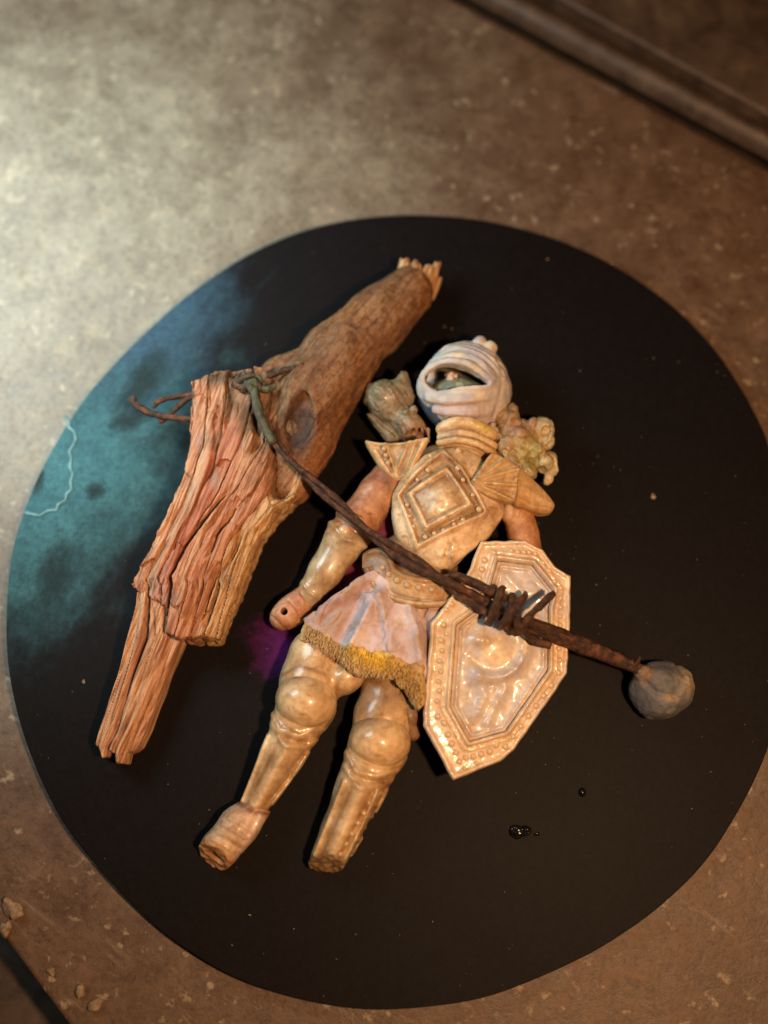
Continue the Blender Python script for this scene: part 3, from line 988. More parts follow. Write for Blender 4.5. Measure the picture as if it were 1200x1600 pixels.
d = smin(d, chain(X, Y, Z, [(*p, 6.5) for p in smooth_pts([(660, 606, 90), (664, 592, 102), (688, 582, 116), (716, 583, 123), (742, 594, 118), (764, 610, 104)], 4)], 2), 6)
cave = smax(poly(X, Y + np.clip(104 - Z, 0, 60) * 0.42, op[::2]) + 0.5, 40 - Z, 6)
for pts_ in ([(664, 574), (690, 556), (722, 553), (756, 570), (786, 598)], [(676, 556), (702, 543), (734, 543), (764, 556), (790, 580)], [(672, 566), (700, 563), (735, 570), (768, 594)], [(690, 545), (720, 536), (748, 546)], [(668, 582), (684, 569), (712, 567), (742, 579), (768, 602)], [(700, 549), (730, 548), (760, 564), (784, 588)], [(712, 530), (744, 534), (772, 552)], [(770, 570), (788, 590), (796, 612)], [(690, 640), (724, 641), (760, 634)], [(694, 655), (730, 658), (762, 652)], [(764, 612), (778, 600), (790, 600)]):
    d = d - ridge(X, Y, smooth_pts(pts_, 3), 2.6, 1.7)
d = d + ridge(X, Y, smooth_pts([(772, 556), (781, 585), (780, 620), (770, 650)], 3), 3, 3)
d = smax(d, -cave, 3)
d = np.maximum(d, 2 - Z)


def hood_col(x, y, z):
    g = blot(x, y, z, 0.025, 17, -0.2, 0.6)
    ins = np.where((poly(x, y + np.clip(104 - z, 0, 60) * 0.42, op) < 3) & (x > 680) & (z < 106), 0.94, 0)  # shade inside the opening, painted on as dark colour
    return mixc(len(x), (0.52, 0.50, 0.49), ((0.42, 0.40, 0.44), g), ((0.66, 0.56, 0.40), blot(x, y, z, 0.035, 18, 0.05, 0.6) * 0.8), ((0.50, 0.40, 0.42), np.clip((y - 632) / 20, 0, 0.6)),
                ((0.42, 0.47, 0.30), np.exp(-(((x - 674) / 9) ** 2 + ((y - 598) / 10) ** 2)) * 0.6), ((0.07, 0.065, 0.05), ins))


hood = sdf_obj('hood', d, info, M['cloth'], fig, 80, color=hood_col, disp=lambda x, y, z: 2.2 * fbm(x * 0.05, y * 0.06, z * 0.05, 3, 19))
X, Y, Z, info = grid(664, 772, 574, 634, 36, 108, 1.5)
d = ell(X, Y, Z, (718, 611, 56), (46, 24, 45), 6)
d = smin(d, cone(X, Y, Z, (690, 622, 78), (744, 612, 80), 9, 6), 5)
d = d - 2.5 * fbm(X * 0.08, Y * 0.08, Z * 0.08, 3, 23) - ridge(X, Y, [(694, 616), (706, 608), (720, 608), (724, 616)], 2.5, 2.5)
sdf_obj('face', d, info, M['beast'], hood, 76, color=lambda x, y, z: mixc(len(x), (0.17, 0.21, 0.16), ((0.30, 0.33, 0.25), blot(x, y, z, 0.06, 25, -0.1, 0.5)), ((0.05, 0.07, 0.05), blot(x, y, z, 0.05, 26, 0.1, 0.6))))
X, Y, Z, info = grid(690, 722, 578, 606, 60, 108, 1.2)
d = ell(X, Y, Z, (704, 592, 84), (8, 8, 13), 0) - 4.5 * vnoise(X * 0.22, Y * 0.22, Z * 0.22, 27)
sdf_obj('scarf_tuft', d, info, M['cloth'], hood, 84, color=lambda x, y, z: mixc(len(x), (0.62, 0.50, 0.46)))

# wolf head shoulder
X, Y, Z, info = grid(556, 690, 562, 704, 0, 124, 1.35)
d = ell(X, Y, Z, (606, 624, 56), (38, 34, 42), 35)
d = smin(d, ell(X, Y, Z, (640, 662, 62), (30, 22, 32), 38), 12)
d = smin(d, cone(X, Y, Z, (626, 612, 66), (631, 587, 78), 22, 7), 9)
d = smin(d, cone(X, Y, Z, (582, 618, 60), (578, 600, 66), 13, 6), 5)
d = smin(d, ell(X, Y, Z, (600, 622, 92), (20, 10, 10), 30), 5)
d = smin(d, ell(X, Y, Z, (611, 628, 92), (9, 8, 9), 0), 2)
d = smin(d, ell(X, Y, Z, (634, 650, 90), (7, 6, 8), 0), 3)
d = smin(d, ell(X, Y, Z, (646, 644, 86), (6, 6, 8), 0), 3)
d = smin(d, cone(X, Y, Z, (584, 638, 46), (614, 670, 46), 12, 15), 8)
d = d + ridge(X, Y, [(572, 630), (594, 652), (618, 672)], 4, 7)
mouth = smax(ell(X, Y, Z, (654, 680, 66), (24, 11, 26), 14), 40 - Z, 2)
d = smax(d, -mouth, 2)
for (a, b) in (((630, 668, 84), (632, 684, 78)), ((640, 672, 86), (641, 684, 80)), ((650, 672, 86), (652, 684, 82)), ((660, 674, 82), (661, 684, 78)), ((668, 672, 76), (671, 690, 72))):
    d = smin(d, cone(X, Y, Z, a, b, 3.4, 0.9), 1.5)
sdf_obj('wolf_head', d, info, M['beast'], fig, 75, color=lambda x, y, z: mixc(len(x), (0.25, 0.20, 0.13), ((0.33, 0.29, 0.13), blot(x, y, z, 0.03, 31, -0.1, 0.5)), ((0.46, 0.36, 0.27), np.exp(-(((x - 611) / 9) ** 2 + ((y - 628) / 8) ** 2))),
        ((0.46, 0.32, 0.23), np.clip((x + y - 1288) / 30, 0, 1) * 0.8), ((0.30, 0.09, 0.09), np.exp(-(((x - 655) / 18) ** 2 + ((y - 679) / 6) ** 2)))),
        disp=lambda x, y, z: 1.6 * fbm(x * 0.09, y * 0.09, z * 0.09, 3, 33) + 0.9 * vnoise((x - y) * 0.16, (x + y) * 0.035, z * 0.08, 34) - 1.2 * np.exp(-(vnoise((x - y) * 0.09, (x + y) * 0.04, z * 0.09, 35) / 0.12) ** 2), relax=0)
# dark blue roll added as the neck's shadow between wolf head and hood
X, Y, Z, info = grid(650, 704, 610, 680, 20, 80, 1.8)
sdf_obj('neck_shade', chain(X, Y, Z, [(664, 622, 56, 12), (680, 645, 60, 13), (692, 664, 58, 10)], 3), info, M['cloth'], fig, 60, color=lambda x, y, z: mixc(len(x), (0.025, 0.045, 0.085)))

# second beast shoulder: curled, frilled head
X, Y, Z, info = grid(752, 884, 608, 766, 0, 120, 1.35)
d = ell(X, Y, Z, (808, 692, 52), (40, 44, 42), 20)
d = smin(d, cone(X, Y, Z, (790, 662, 62), (782, 630, 70), 15, 10), 5)
d = smin(d, ell(X, Y, Z, (800, 648, 70), (13, 18, 18), 0), 4)
d = smax(d, -ell(X, Y, Z, (806, 662, 92), (11, 9, 18), 0), 4)
for (a, r) in (((848, 668, 64), (20, 18, 22)), ((854, 686, 58), (14, 14, 18)), ((836, 704, 72), (18, 16, 18)), ((850, 720, 60), (18, 16, 20)), ((822, 734, 66), (20, 15, 18)), ((790, 700, 84), (14, 16, 14)), ((812, 684, 88), (13, 11, 12)), ((800, 722, 76), (15, 14, 14)), ((832, 664, 72), (9, 12, 14))):
    d = smin(d, ell(X, Y, Z, a, r, 20), 1.8)
d = smin(d, chain(X, Y, Z, [(862, 712, 56, 11), (864, 730, 54, 10), (858, 746, 52, 7)], 3), 3)
d = smin(d, ell(X, Y, Z, (820, 744, 60), (10, 8, 12), 0), 3)
for c_, r_ in (((852, 676, 80), 7), ((842, 690, 88), 7), ((848, 738, 70), 9), ((828, 714, 92), 8), ((804, 704, 100), 6), ((786, 714, 92), 6), ((820, 696, 98), 5), ((806, 730, 88), 5), ((796, 686, 100), 5)):
    d = smax(d, -ell(X, Y, Z, c_, (r_, r_, r_ * 1.5), 0), 2)
for q in range(6):
    d = smin(d, chain(X, Y, Z, [(780 + q * 5, 700 + q * 4, 86, 2.2), (786 + q * 5, 714 + q * 4, 88, 2.4), (790 + q * 5, 728 + q * 3, 78, 1.8)], 1), 2)
for q in range(4):
    d = smin(d, ell(X, Y, Z, (768 + q * 5, 668 + q * 9, 84), (6, 6, 8), 0), 2)
sdf_obj('beast_head', d, info, M['beast'], fig, 72, color=lambda x, y, z: mixc(len(x), (0.42, 0.30, 0.17), ((0.40, 0.37, 0.14), np.exp(-(((x - 832) / 26) ** 2 + ((y - 712) / 34) ** 2))), ((0.66, 0.60, 0.42), np.clip((x - 838) / 18, 0, 0.85)),
        ((0.44, 0.20, 0.14), np.exp(-(((x - 812) / 22) ** 2 + ((y - 672) / 16) ** 2)) * 0.8), ((0.62, 0.55, 0.42), np.exp(-(((x - 821) / 10) ** 2 + ((y - 746) / 8) ** 2))), ((0.20, 0.12, 0.06), blot(x, y, z, 0.07, 35, 0.1, 0.7) * 0.7)),
        disp=lambda x, y, z: 1.4 * fbm(x * 0.12, y * 0.12, z * 0.12, 3, 37) - 3.2 * np.exp(-(vnoise(x * 0.04, y * 0.04, z * 0.04, 38) / 0.10) ** 2) - 0.9 * np.exp(-(vnoise(x * 0.11, y * 0.11, z * 0.11, 39) / 0.15) ** 2), relax=0)

# shoulder plates
pl = smooth_pts([(570, 686), (584, 688), (604, 692), (636, 693), (668, 690), (664, 704), (652, 724), (642, 743), (628, 749), (610, 744), (598, 732), (584, 712)], 3, closed=True)
X, Y, Z, info = grid(562, 678, 678, 758, 40, 122, 1.4)
P2 = poly(X, Y, pl)
H = 74 + (X - 570) * 0.34 - (Y - 690) * 0.25 + 4.5 * np.exp(-((P2 + 4) / 3.2) ** 2)
H = H + ridge(X, Y, [(602, 694), (618, 738), (640, 694)], 3, 5) + ridge(X, Y, [(650, 694), (630, 744)], 2.6, 5) + ridge(X, Y, [(660, 696), (638, 738)], 2.4, 4) + ridge(X, Y, [(588, 702), (608, 736)], 2.6, 4)
f = smax(smax(P2, Z - H, 4), (H - 15) - Z, 4)
sh = sdf_obj('shoulder_plate', f, info, M['satin'], fig, 84, color=wash(lambda x, y, z: mixc(len(x), IV * np.array((0.95, 0.86, 0.70)), (TAN, blot(x, y, z, 0.04, 41, -0.2, 0.5) * 0.9), (TAN * 0.8, np.where(poly(x, y, pl) < -9, 0.5, 0))), [[(610, 696), (620, 726), (632, 696)], [(596, 698), (614, 738)], [(645, 696), (624, 742)], [(655, 696), (634, 740)]], 3.0, 0.75))
for px, py in ((603, 712), (606, 724), (600, 702)):
    stud('stud', px, py, 86, 4, M['satin'], sh, 0.9, 84)
pr = smooth_pts([(735, 757), (748, 736), (767, 710), (788, 716), (811, 731), (809, 752), (806, 784), (776, 781), (750, 770)], 3, closed=True)
X, Y, Z, info = grid(726, 820, 700, 796, 50, 132, 1.4)
P2 = poly(X, Y, pr)
H = 110 - (X - 770) * 0.10 + 6 * np.exp(-(((X - 778) / 40) ** 2 + ((Y - 750) / 30) ** 2))
for e in ((768, 712), (790, 720), (811, 734), (808, 760), (800, 783)):
    H = H + ridge(X, Y, [(738, 757), e], 3.2, 4.5)
H = H + ridge(X, Y, [(811, 733), (807, 758), (804, 784)], 3, 3)
f = smax(smax(P2, Z - H, 4), (H - 18) - Z, 4)
pcol = wash(lambda x, y, z: mixc(len(x), (0.62, 0.43, 0.22), ((0.50, 0.30, 0.12), blot(x, y, z, 0.035, 43, -0.2, 0.5) * 0.8), (IV, np.clip((762 - x) / 40, 0, 0.7))), [[(744, 752), (779, 716)], [(746, 754), (800, 728)], [(748, 757), (808, 746)], [(750, 760), (804, 772)], [(806, 734), (812, 760), (802, 786)]], 3.2, 0.6)
sdf_obj('shoulder_plate', f, info, M['satin'], fig, 106, color=pcol)
pr2 = smooth_pts([(806, 730), (828, 741), (848, 757), (862, 771), (870, 784), (863, 796), (846, 799), (836, 797), (820, 792), (800, 785)], 3, closed=True)
X, Y, Z, info = grid(794, 880, 720, 812, 30, 126, 1.4)
P2 = poly(X, Y, pr2)
H = 104 - (X - 806) * 0.42 - np.abs(Y - 0.45 * (X - 806) - 758) * 0.30
H = H + ridge(X, Y, [(806, 780), (836, 792), (862, 793)], 4, 3)
f = smax(smax(P2, Z - H, 6), (H - 24) - Z, 4)
sdf_obj('shoulder_flap', f, info, M['satin'], fig, 92, color=pcol)

# arms
TC = np.array((0.40, 0.165, 0.085)); TC2 = np.array((0.50, 0.265, 0.135))
tcol = lambda x, y, z: mixc(len(x), TC, (TC2, blot(x, y, z, 0.03, 47, -0.2, 0.5)), (BRN * 0.7, blot(x, y, z, 0.025, 48, 0.1, 0.6)))
X, Y, Z, info = grid(506, 660, 716, 880, 0, 96, 1.8)
d = chain(X, Y, Z, [(618, 738, 48, 29), (590, 772, 48, 30), (560, 815, 46, 33), (548, 832, 45, 33)], 6)
sdf_obj('upper_arm', d, info, M['terracotta'], fig, 50, color=tcol, disp=lambda x, y, z: 1.0 * fbm(x * 0.06, y * 0.06, z * 0.06, 3, 49))
X, Y, Z, info = grid(452, 600, 776, 952, 0, 100, 1.6)
d = chain(X, Y, Z, [(552, 822, 47, 33), (540, 842, 46, 32), (508, 890, 38, 26), (478, 932, 31, 20)], 8)
d = d - ridge(X, Y, [(510, 812), (540, 850), (580, 858)], 4.5, 3.5) - ridge(X, Y, [(528, 796), (552, 812), (590, 822)], 6, 4) + ridge(X, Y, [(520, 806), (546, 830), (584, 842)], 4, 3)
d = d - ridge(X, Y, [(470, 908), (482, 926), (500, 936)], 3, 2.5)
fa = sdf_obj('forearm', d, info, M['glaze'], fig, 50, color=lambda x, y, z: mixc(len(x), (0.47, 0.33, 0.185), (IV * 0.8, blot(x, y, z, 0.03, 51, 0.0, 0.5)), (TC2, np.clip((846 - y) / 26, 0, 0.8)), (BRN * 0.6, blot(x, y, z, 0.03, 52, 0.0, 0.55) * 0.8)))
stud('elbow_boss', 538, 830, 76, 10, M['glaze'], fa, 0.8, 74)
X, Y, Z, info = grid(408, 500, 908, 1000, 0, 72, 1.3)
d = smin(cone(X, Y, Z, (478, 930, 31), (458, 950, 31), 20, 25), ell(X, Y, Z, (445, 959, 30), (27, 22, 26), -38), 8)
d = smax(d, -(np.sqrt((X - 445) ** 2 + (Y - 957) ** 2) - 5.2), 3)
d = d + ridge(X, Y, [(470, 924), (478, 938), (492, 944)], 2.2, 2.5) + ridge(X, Y, [(424, 962), (434, 972), (446, 982)], 2, 1.6) + ridge(X, Y, [(452, 940), (464, 952), (470, 966)], 2, 1.6) + ridge(X, Y, [(436, 950), (428, 958)], 1.8, 1.3)
sdf_obj('hand', d, info, M['terracotta'], fig, 45, color=lambda x, y, z: mixc(len(x), (0.50, 0.25, 0.14), ((0.56, 0.36, 0.21), blot(x, y, z, 0.04, 53, -0.1, 0.5)), (TC, blot(x, y, z, 0.06, 54, 0.1, 0.6))), disp=lambda x, y, z: 0.7 * fbm(x * 0.1, y * 0.1, z * 0.1, 2, 55))
X, Y, Z, info = grid(772, 872, 764, 900, 0, 92, 1.8)
d = chain(X, Y, Z, [(806, 786, 52, 25), (820, 836, 46, 24), (830, 880, 36, 25)], 6)
d = smin(d, ell(X, Y, Z, (796, 800, 62), (13, 18, 18), 20), 4)
sdf_obj('upper_arm', d, info, M['terracotta'], fig, 60, color=lambda x, y, z: mixc(len(x), (0.50, 0.235, 0.11), (TC2, blot(x, y, z, 0.03, 57, -0.2, 0.5)), (IV, np.exp(-(((x - 794) / 10) ** 2 + ((y - 798) / 16) ** 2)))), disp=lambda x, y, z: 1.0 * fbm(x * 0.06, y * 0.06, z * 0.06, 3, 58))

# belt
bl = smooth_pts([(586, 884), (594, 905), (616, 922), (648, 931), (676, 932), (706, 925)], 5)
X, Y, Z, info = grid(566, 724, 850, 962, 40, 118, 1.4)
L2 = line(X, Y, bl)
sgn = np.where((Y - np.interp(X, [586, 594, 616, 648, 676, 706], [884, 905, 922, 931, 932, 925])) > 0, 1, -1)
H = 97 - ((X - 648) ** 2) / 260.0 + 4.5 * np.exp(-((L2 * sgn - 13) / 4.0) ** 2) + 3.5 * np.exp(-((L2 * sgn + 24) / 4) ** 2) - 2.5 * np.exp(-((L2 * sgn - 7) / 2) ** 2)
band = np.where(sgn > 0, L2 - 18, L2 - 30)
f = smax(smax(band, Z - H, 5), (H - 26) - Z, 5)
belt = sdf_obj('belt', f, info, M['satin'], fig, 88, color=wash(lambda x, y, z: mixc(len(x), TAN, (IV * 0.9, np.exp(-((line(x, y, [(586, 900), (600, 922), (640, 943), (690, 944)]) / 6) ** 2))), (BRN, blot(x, y, z, 0.03, 61, 0.0, 0.6) * 0.8), (BRN * 0.8, np.clip((912 - y + (x - 640) * 0.15) / 24, 0, 0.7))), [[(586, 896), (598, 914), (622, 930), (652, 938), (690, 938)]], 3.0, 0.8))
for px, py, r in ((598, 887, 4), (607, 898, 4.4), (620, 908, 5), (636, 916, 5.4), (654, 920, 5.4), (674, 922, 5), (692, 920, 4.4)):
    stud('stud', px, py, 97 - (px - 648) ** 2 / 260.0 + 1, r, M['satin'], belt, 0.9, 88)

# skirt
sk = [(584, 888), (560, 902), (520, 928), (480, 958), (474, 966), (486, 996), (512, 1012), (540, 1026), (570, 1046), (612, 1054), (634, 1070), (656, 1092), (672, 1060), (682, 1000), (694, 960), (702, 930), (660, 920), (610, 905)]
X, Y, Z, info = grid(462, 716, 872, 1110, 30, 134, 1.7)
P2 = poly(X, Y, smooth_pts(sk, 2, closed=True))


def skirt_h(X, Y):
    H = 90 - ((X - 600) ** 2) / 900.0 + 10 * np.clip((Y - 900) / 130, 0, 1)
    H = H + ridge(X, Y, [(580, 935), (568, 965), (548, 1004)], 12, 15) - ridge(X, Y, [(560, 935), (548, 965), (530, 998)], 12, 13)
    H = H + ridge(X, Y, [(592, 930), (600, 975), (612, 1020)], 11, 11) - ridge(X, Y, [(580, 915), (588, 955), (596, 990)], 7, 9)
    H = H + ridge(X, Y, [(640, 950), (652, 985), (658, 1030)], 9, 10) - ridge(X, Y, [(655, 945), (668, 990), (672, 1030)], 9, 12)
    H = H + ridge(X, Y, [(560, 905), (520, 935), (490, 962)], 8, 5) - ridge(X, Y, [(575, 915), (540, 940), (505, 965)], 5, 4)
    st = ((X - 578) * 0.882 + (Y - 943) * 0.471)        # front panel overlaps the side panel
    H = H - 9 * np.clip(0.5 - st / 5, 0, 1) * np.clip((Y - 925) / 20, 0, 1)
    return H


H = skirt_h(X, Y)
f = smax(smax(P2, Z - H, 5), (H - 22) - Z, 5)
sdf_obj('skirt', f, info, M['cloth'], fig, 92, color=lambda x, y, z: mixc(len(x), (0.55, 0.45, 0.48), ((0.66, 0.56, 0.57), blot(x, y, z, 0.02, 63, -0.2, 0.5)), ((0.36, 0.22, 0.19), np.clip((560 - x + (y - 960) * -0.55) / 30, 0, 0.65)), ((0.42, 0.30, 0.16), blot(x, y, z, 0.04, 64, 0.15, 0.7)), ((0.34, 0.21, 0.18), np.clip((x - 655 - (y - 960) * 0.1) / 14, 0, 0.6))),
        disp=lambda x, y, z: 3.2 * fbm(x * 0.045, y * 0.035, z * 0.04, 4, 65) - 2.6 * np.exp(-(vnoise(x * 0.05 + y * 0.02, y * 0.022, 0, 66) / 0.12) ** 2))

# furry hem, brown to yellow
hem = [(474, 968), (494, 976), (512, 988), (536, 1002), (560, 1010), (600, 1016), (640, 1034), (664, 1044), (664, 1098), (652, 1108), (638, 1085), (614, 1064), (588, 1062), (562, 1056), (534, 1036), (508, 1018), (486, 1008), (469, 994)]
X, Y, Z, info = grid(460, 676, 954, 1118, 50, 136, 1.4)
P2 = poly(X, Y, hem) + 3.0 * vnoise(X * 0.16, Y * 0.16, Z * 0.1, 66) + 5.0 * vnoise(X * 0.055, Y * 0.055, 0, 62)
H = skirt_h(X, np.minimum(Y, 1040)) + 3.0 + 1.6 * vnoise((X * 0.9 + Y * 0.35) * 0.25, (Y * 0.9 - X * 0.35) * 0.05, 0, 67) + 1.2 * vnoise(X * 0.25, Y * 0.12, 0, 68)
f = smax(smax(P2, Z - H, 7), (H - 24) - Z, 6)
sdf_obj('fur_hem', f, info, M['fur'], fig, 98, color=lambda x, y, z: mixc(len(x), (0.56, 0.38, 0.19), ((0.62, 0.45, 0.23), blot(x, y, z, 0.08, 69, -0.1, 0.5)), ((0.78, 0.50, 0.05), np.clip(1.25 - np.hypot((x - 583) / 54, (y - 1030 - (x - 583) * 0.3) / 22), 0, 1)), ((0.50, 0.34, 0.11), np.clip((x - 600) / 40, 0, 0.6)), ((0.24, 0.15, 0.06), blot(x, y, z, 0.1, 70, 0.1, 0.6) * 0.6)), relax=0)
# tufts of the hem: short hairs joined as one piece
tv, tf = [], []
for i in range(900):
    t = rng.random()
    hx = np.interp(t, np.linspace(0, 1, 9), [474, 494, 516, 540, 566, 592, 618, 640, 658]) + rng.normal(0, 4)
    hy = np.interp(t, np.linspace(0, 1, 9), [982, 996, 1010, 1024, 1040, 1046, 1054, 1070, 1090]) + rng.normal(0, 11)
    if float(poly(np.array([hx]), np.array([hy]), hem)[0]) > -2: continue
    hz = float(skirt_h(np.array([hx]), np.array([min(hy, 1040)]))[0]) + 5
    a = math.atan2(0.9, -0.1 + 0.55 * (t - 0.4)) + rng.normal(0, 0.35)
    ln = rng.uniform(5, 9); w = rng.uniform(0.6, 1.1)
    dx, dy = math.cos(a), math.sin(a)
    b = len(tv)
    for (q, wz, ww) in ((0, 0, w), (0.55, 3.2, w * 0.9), (1, 1.5, 0.2)):
        cx, cy = hx + dx * ln * q, hy + dy * ln * q
        for s_ in (-1, 1):
            tv.append((cx - dy * ww * s_, cy + dx * ww * s_, hz + wz))
        tv.append((cx, cy, hz + wz + ww * 1.2))
    for r_ in (0, 3):
        for e in ((0, 1), (1, 2), (2, 0)):
            tf.append((b + r_ + e[0], b + r_ + e[1], b + r_ + 3 + e[1], b + r_ + 3 + e[0]))
tv = np.array(tv)
tcol2 = mixc(len(tv), (0.60, 0.42, 0.22), ((0.78, 0.52, 0.07), np.clip(1.2 - np.hypot((tv[:, 0] - 583) / 52, (tv[:, 1] - 1033 - (tv[:, 0] - 583) * 0.3) / 20), 0, 1)), ((0.52, 0.36, 0.13), np.clip((tv[:, 0] - 600) / 40, 0, 0.7)))
tag(mesh_obj('hem_hair', to_world(tv, 98), tf, M['fur'], fig, tcol2), kind='stuff')

# legs
gcol = lambda s: (lambda x, y, z: mixc(len(x), IV * np.array((0.92, 0.84, 0.72)), (TAN, blot(x, y, z, 0.022, s, -0.15, 0.5) * 0.85), (LAV, blot(x, y, z, 0.02, s + 1, 0.1, 0.6) * 0.6), (BRN, blot(x, y, z, 0.035, s + 2, 0.2, 0.75) * 0.7)))
X, Y, Z, info = grid(352, 580, 985, 1286, 0, 118, 1.8)
d = chain(X, Y, Z, [(494, 1024, 32, 46), (484, 1066, 40, 47), (476, 1104, 44, 44), (440, 1176, 38, 32), (396, 1258, 28, 21)], 8)
d = smin(d, ell(X, Y, Z, (540, 1058, 44), (32, 26, 36), -30), 10)
d = d - ridge(X, Y, [(420, 1110), (440, 1142), (470, 1152), (505, 1138), (526, 1110)], 5, 4) - ridge(X, Y, [(424, 1130), (446, 1166), (476, 1170), (508, 1150)], 4.5, 3.5) + ridge(X, Y, [(432, 1145), (450, 1157), (480, 1161)], 3, 2)
d = d - ridge(X, Y, [(452, 1168), (424, 1218), (398, 1264)], 8, 6) - ridge(X, Y, [(418, 1150), (392, 1212), (374, 1252)], 3.5, 5) - ridge(X, Y, [(482, 1176), (452, 1222), (424, 1256)], 3.5, 5) + ridge(X, Y, [(470, 1180), (440, 1222), (414, 1258)], 4, 2.5)
d = d + 0.8 * vnoise(X * 0.05, Y * 0.05, Z * 0.05, 81)
d = np.maximum(d, (-(X - 392) * 0.42 + (Y - 1260) * 0.90) - 2)
def stripes(lines, base):
    def f_(x, y, z):
        c = base(x, y, z)
        w = np.zeros(len(x))
        for pts, wd in lines:
            w = np.maximum(w, np.exp(-(line(x, y, pts) / wd) ** 2))
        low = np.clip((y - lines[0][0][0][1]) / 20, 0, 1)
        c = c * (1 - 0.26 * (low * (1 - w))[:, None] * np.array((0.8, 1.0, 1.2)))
        return c * (1 - 0.5 * w[:, None]) + IV * 0.5 * w[:, None]
    return f_


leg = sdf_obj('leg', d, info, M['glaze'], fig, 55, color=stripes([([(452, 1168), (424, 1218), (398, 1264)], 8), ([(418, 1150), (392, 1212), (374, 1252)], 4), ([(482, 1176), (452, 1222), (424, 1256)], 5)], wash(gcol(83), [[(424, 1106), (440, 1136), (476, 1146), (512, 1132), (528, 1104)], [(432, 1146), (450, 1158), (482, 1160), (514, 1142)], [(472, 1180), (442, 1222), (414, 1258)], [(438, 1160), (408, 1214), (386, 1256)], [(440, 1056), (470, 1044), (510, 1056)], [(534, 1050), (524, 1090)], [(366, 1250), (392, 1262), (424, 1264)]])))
X, Y, Z, info = grid(424, 532, 1036, 1148, 30, 124, 1.6)
d = ell(X, Y, Z, (477, 1094, 58), (49, 46, 49), 20) + 0.9 * fbm(X * 0.03, Y * 0.03, Z * 0.03, 2, 85)
sdf_obj('knee_cap', d, info, M['glaze'], leg, 80, color=lambda x, y, z: mixc(len(x), IV * np.array((0.92, 0.85, 0.74)), (TAN, blot(x, y, z, 0.02, 86, 0.0, 0.6)), ((0.33, 0.22, 0.16), np.exp(-(((x - 462) / 20) ** 2 + ((y - 1058) / 14) ** 2)) * 0.7)))
X, Y, Z, info = grid(292, 440, 1240, 1372, 0, 74, 1.5)
d = chain(X, Y, Z, [(398, 1262, 30, 24), (372, 1290, 30, 31), (342, 1326, 28, 30), (322, 1352, 26, 28)], 6)
d = smax(d, -(-(X - 398) * 0.30 + (Y - 1258) * 0.95 - 2) * 1.0, 3)
for q in range(4):
    cx, cy = 378 - q * 9, 1284 + q * 11
    d = d - ridge(X, Y, [(cx - 20, cy - 8), (cx + 2, cy + 3), (cx + 16, cy + 14)], 3, 2.2)
d = d - ridge(X, Y, [(410, 1276), (398, 1300), (376, 1330)], 4, 3)
jag = 3.0 * vnoise(X * 0.12, Y * 0.12, Z * 0.12, 88)
cutp = (-(X - 334) * 0.50 + (Y - 1338) * 0.70 + (Z - 26) * 0.50)
d = np.maximum(d, cutp - 4 + jag)
d = np.maximum(d, -(smax(ell(X, Y, Z, (329, 1343, 36), (22, 12, 15), 25), -60 + 0 * Z, 1)))
sdf_obj('foot', d, info, M['satin'], leg, 44, color=wash(lambda x, y, z: mixc(len(x), (0.60, 0.44, 0.30), ((0.68, 0.52, 0.44), np.clip((x - 360) / 40, 0, 0.8)), ((0.50, 0.27, 0.12), np.clip((-(x - 334) * 0.5 + (y - 1338) * 0.7 + (z - 26) * 0.5 + 5) / 5, 0, 0.85)), ((0.26, 0.12, 0.07), np.exp(-(line(x, y, [(372, 1254), (392, 1266), (418, 1272)]) / 5) ** 2))), [[(350, 1284), (372, 1296), (388, 1308)], [(342, 1296), (362, 1308), (378, 1320)], [(416, 1280), (402, 1306), (382, 1336)]], 3.0, 0.6), relax=0)

X, Y, Z, info = grid(466, 672, 1040, 1380, 0, 118, 1.8)
d = chain(X, Y, Z, [(606, 1080, 38, 42), (598, 1120, 40, 45), (590, 1166, 46, 45), (562, 1232, 40, 38), (532, 1298, 34, 31), (506, 1356, 30, 27)], 8)
d = d - ridge(X, Y, [(540, 1176), (556, 1206), (588, 1214), (622, 1204), (642, 1178)], 5, 4) - ridge(X, Y, [(538, 1198), (560, 1230), (596, 1230), (624, 1214)], 4.5, 3.5) + ridge(X, Y, [(550, 1208), (572, 1220), (600, 1220)], 3, 2)
d = d - ridge(X, Y, [(566, 1236), (540, 1290), (512, 1350)], 9, 6) - ridge(X, Y, [(538, 1220), (512, 1284), (490, 1336)], 3.5, 5) - ridge(X, Y, [(590, 1236), (566, 1290), (538, 1346)], 3, 5) - ridge(X, Y, [(606, 1234), (580, 1290), (550, 1340)], 3, 4) + ridge(X, Y, [(582, 1236), (556, 1290), (528, 1346)], 4, 2.5)
for q in range(6):
    d = d - bump(X, Y, (598 - q * 9.5, 1240 + q * 18), 4, 3.5)
d = d + 0.8 * vnoise(X * 0.05, Y * 0.05, Z * 0.05, 91)
d = np.maximum(d, (-(X - 506) * 0.10 + (Y - 1352) * 0.84 + (Z - 30) * 0.52) - 2 + 3.0 * vnoise(X * 0.12, Y * 0.12, Z * 0.12, 92))
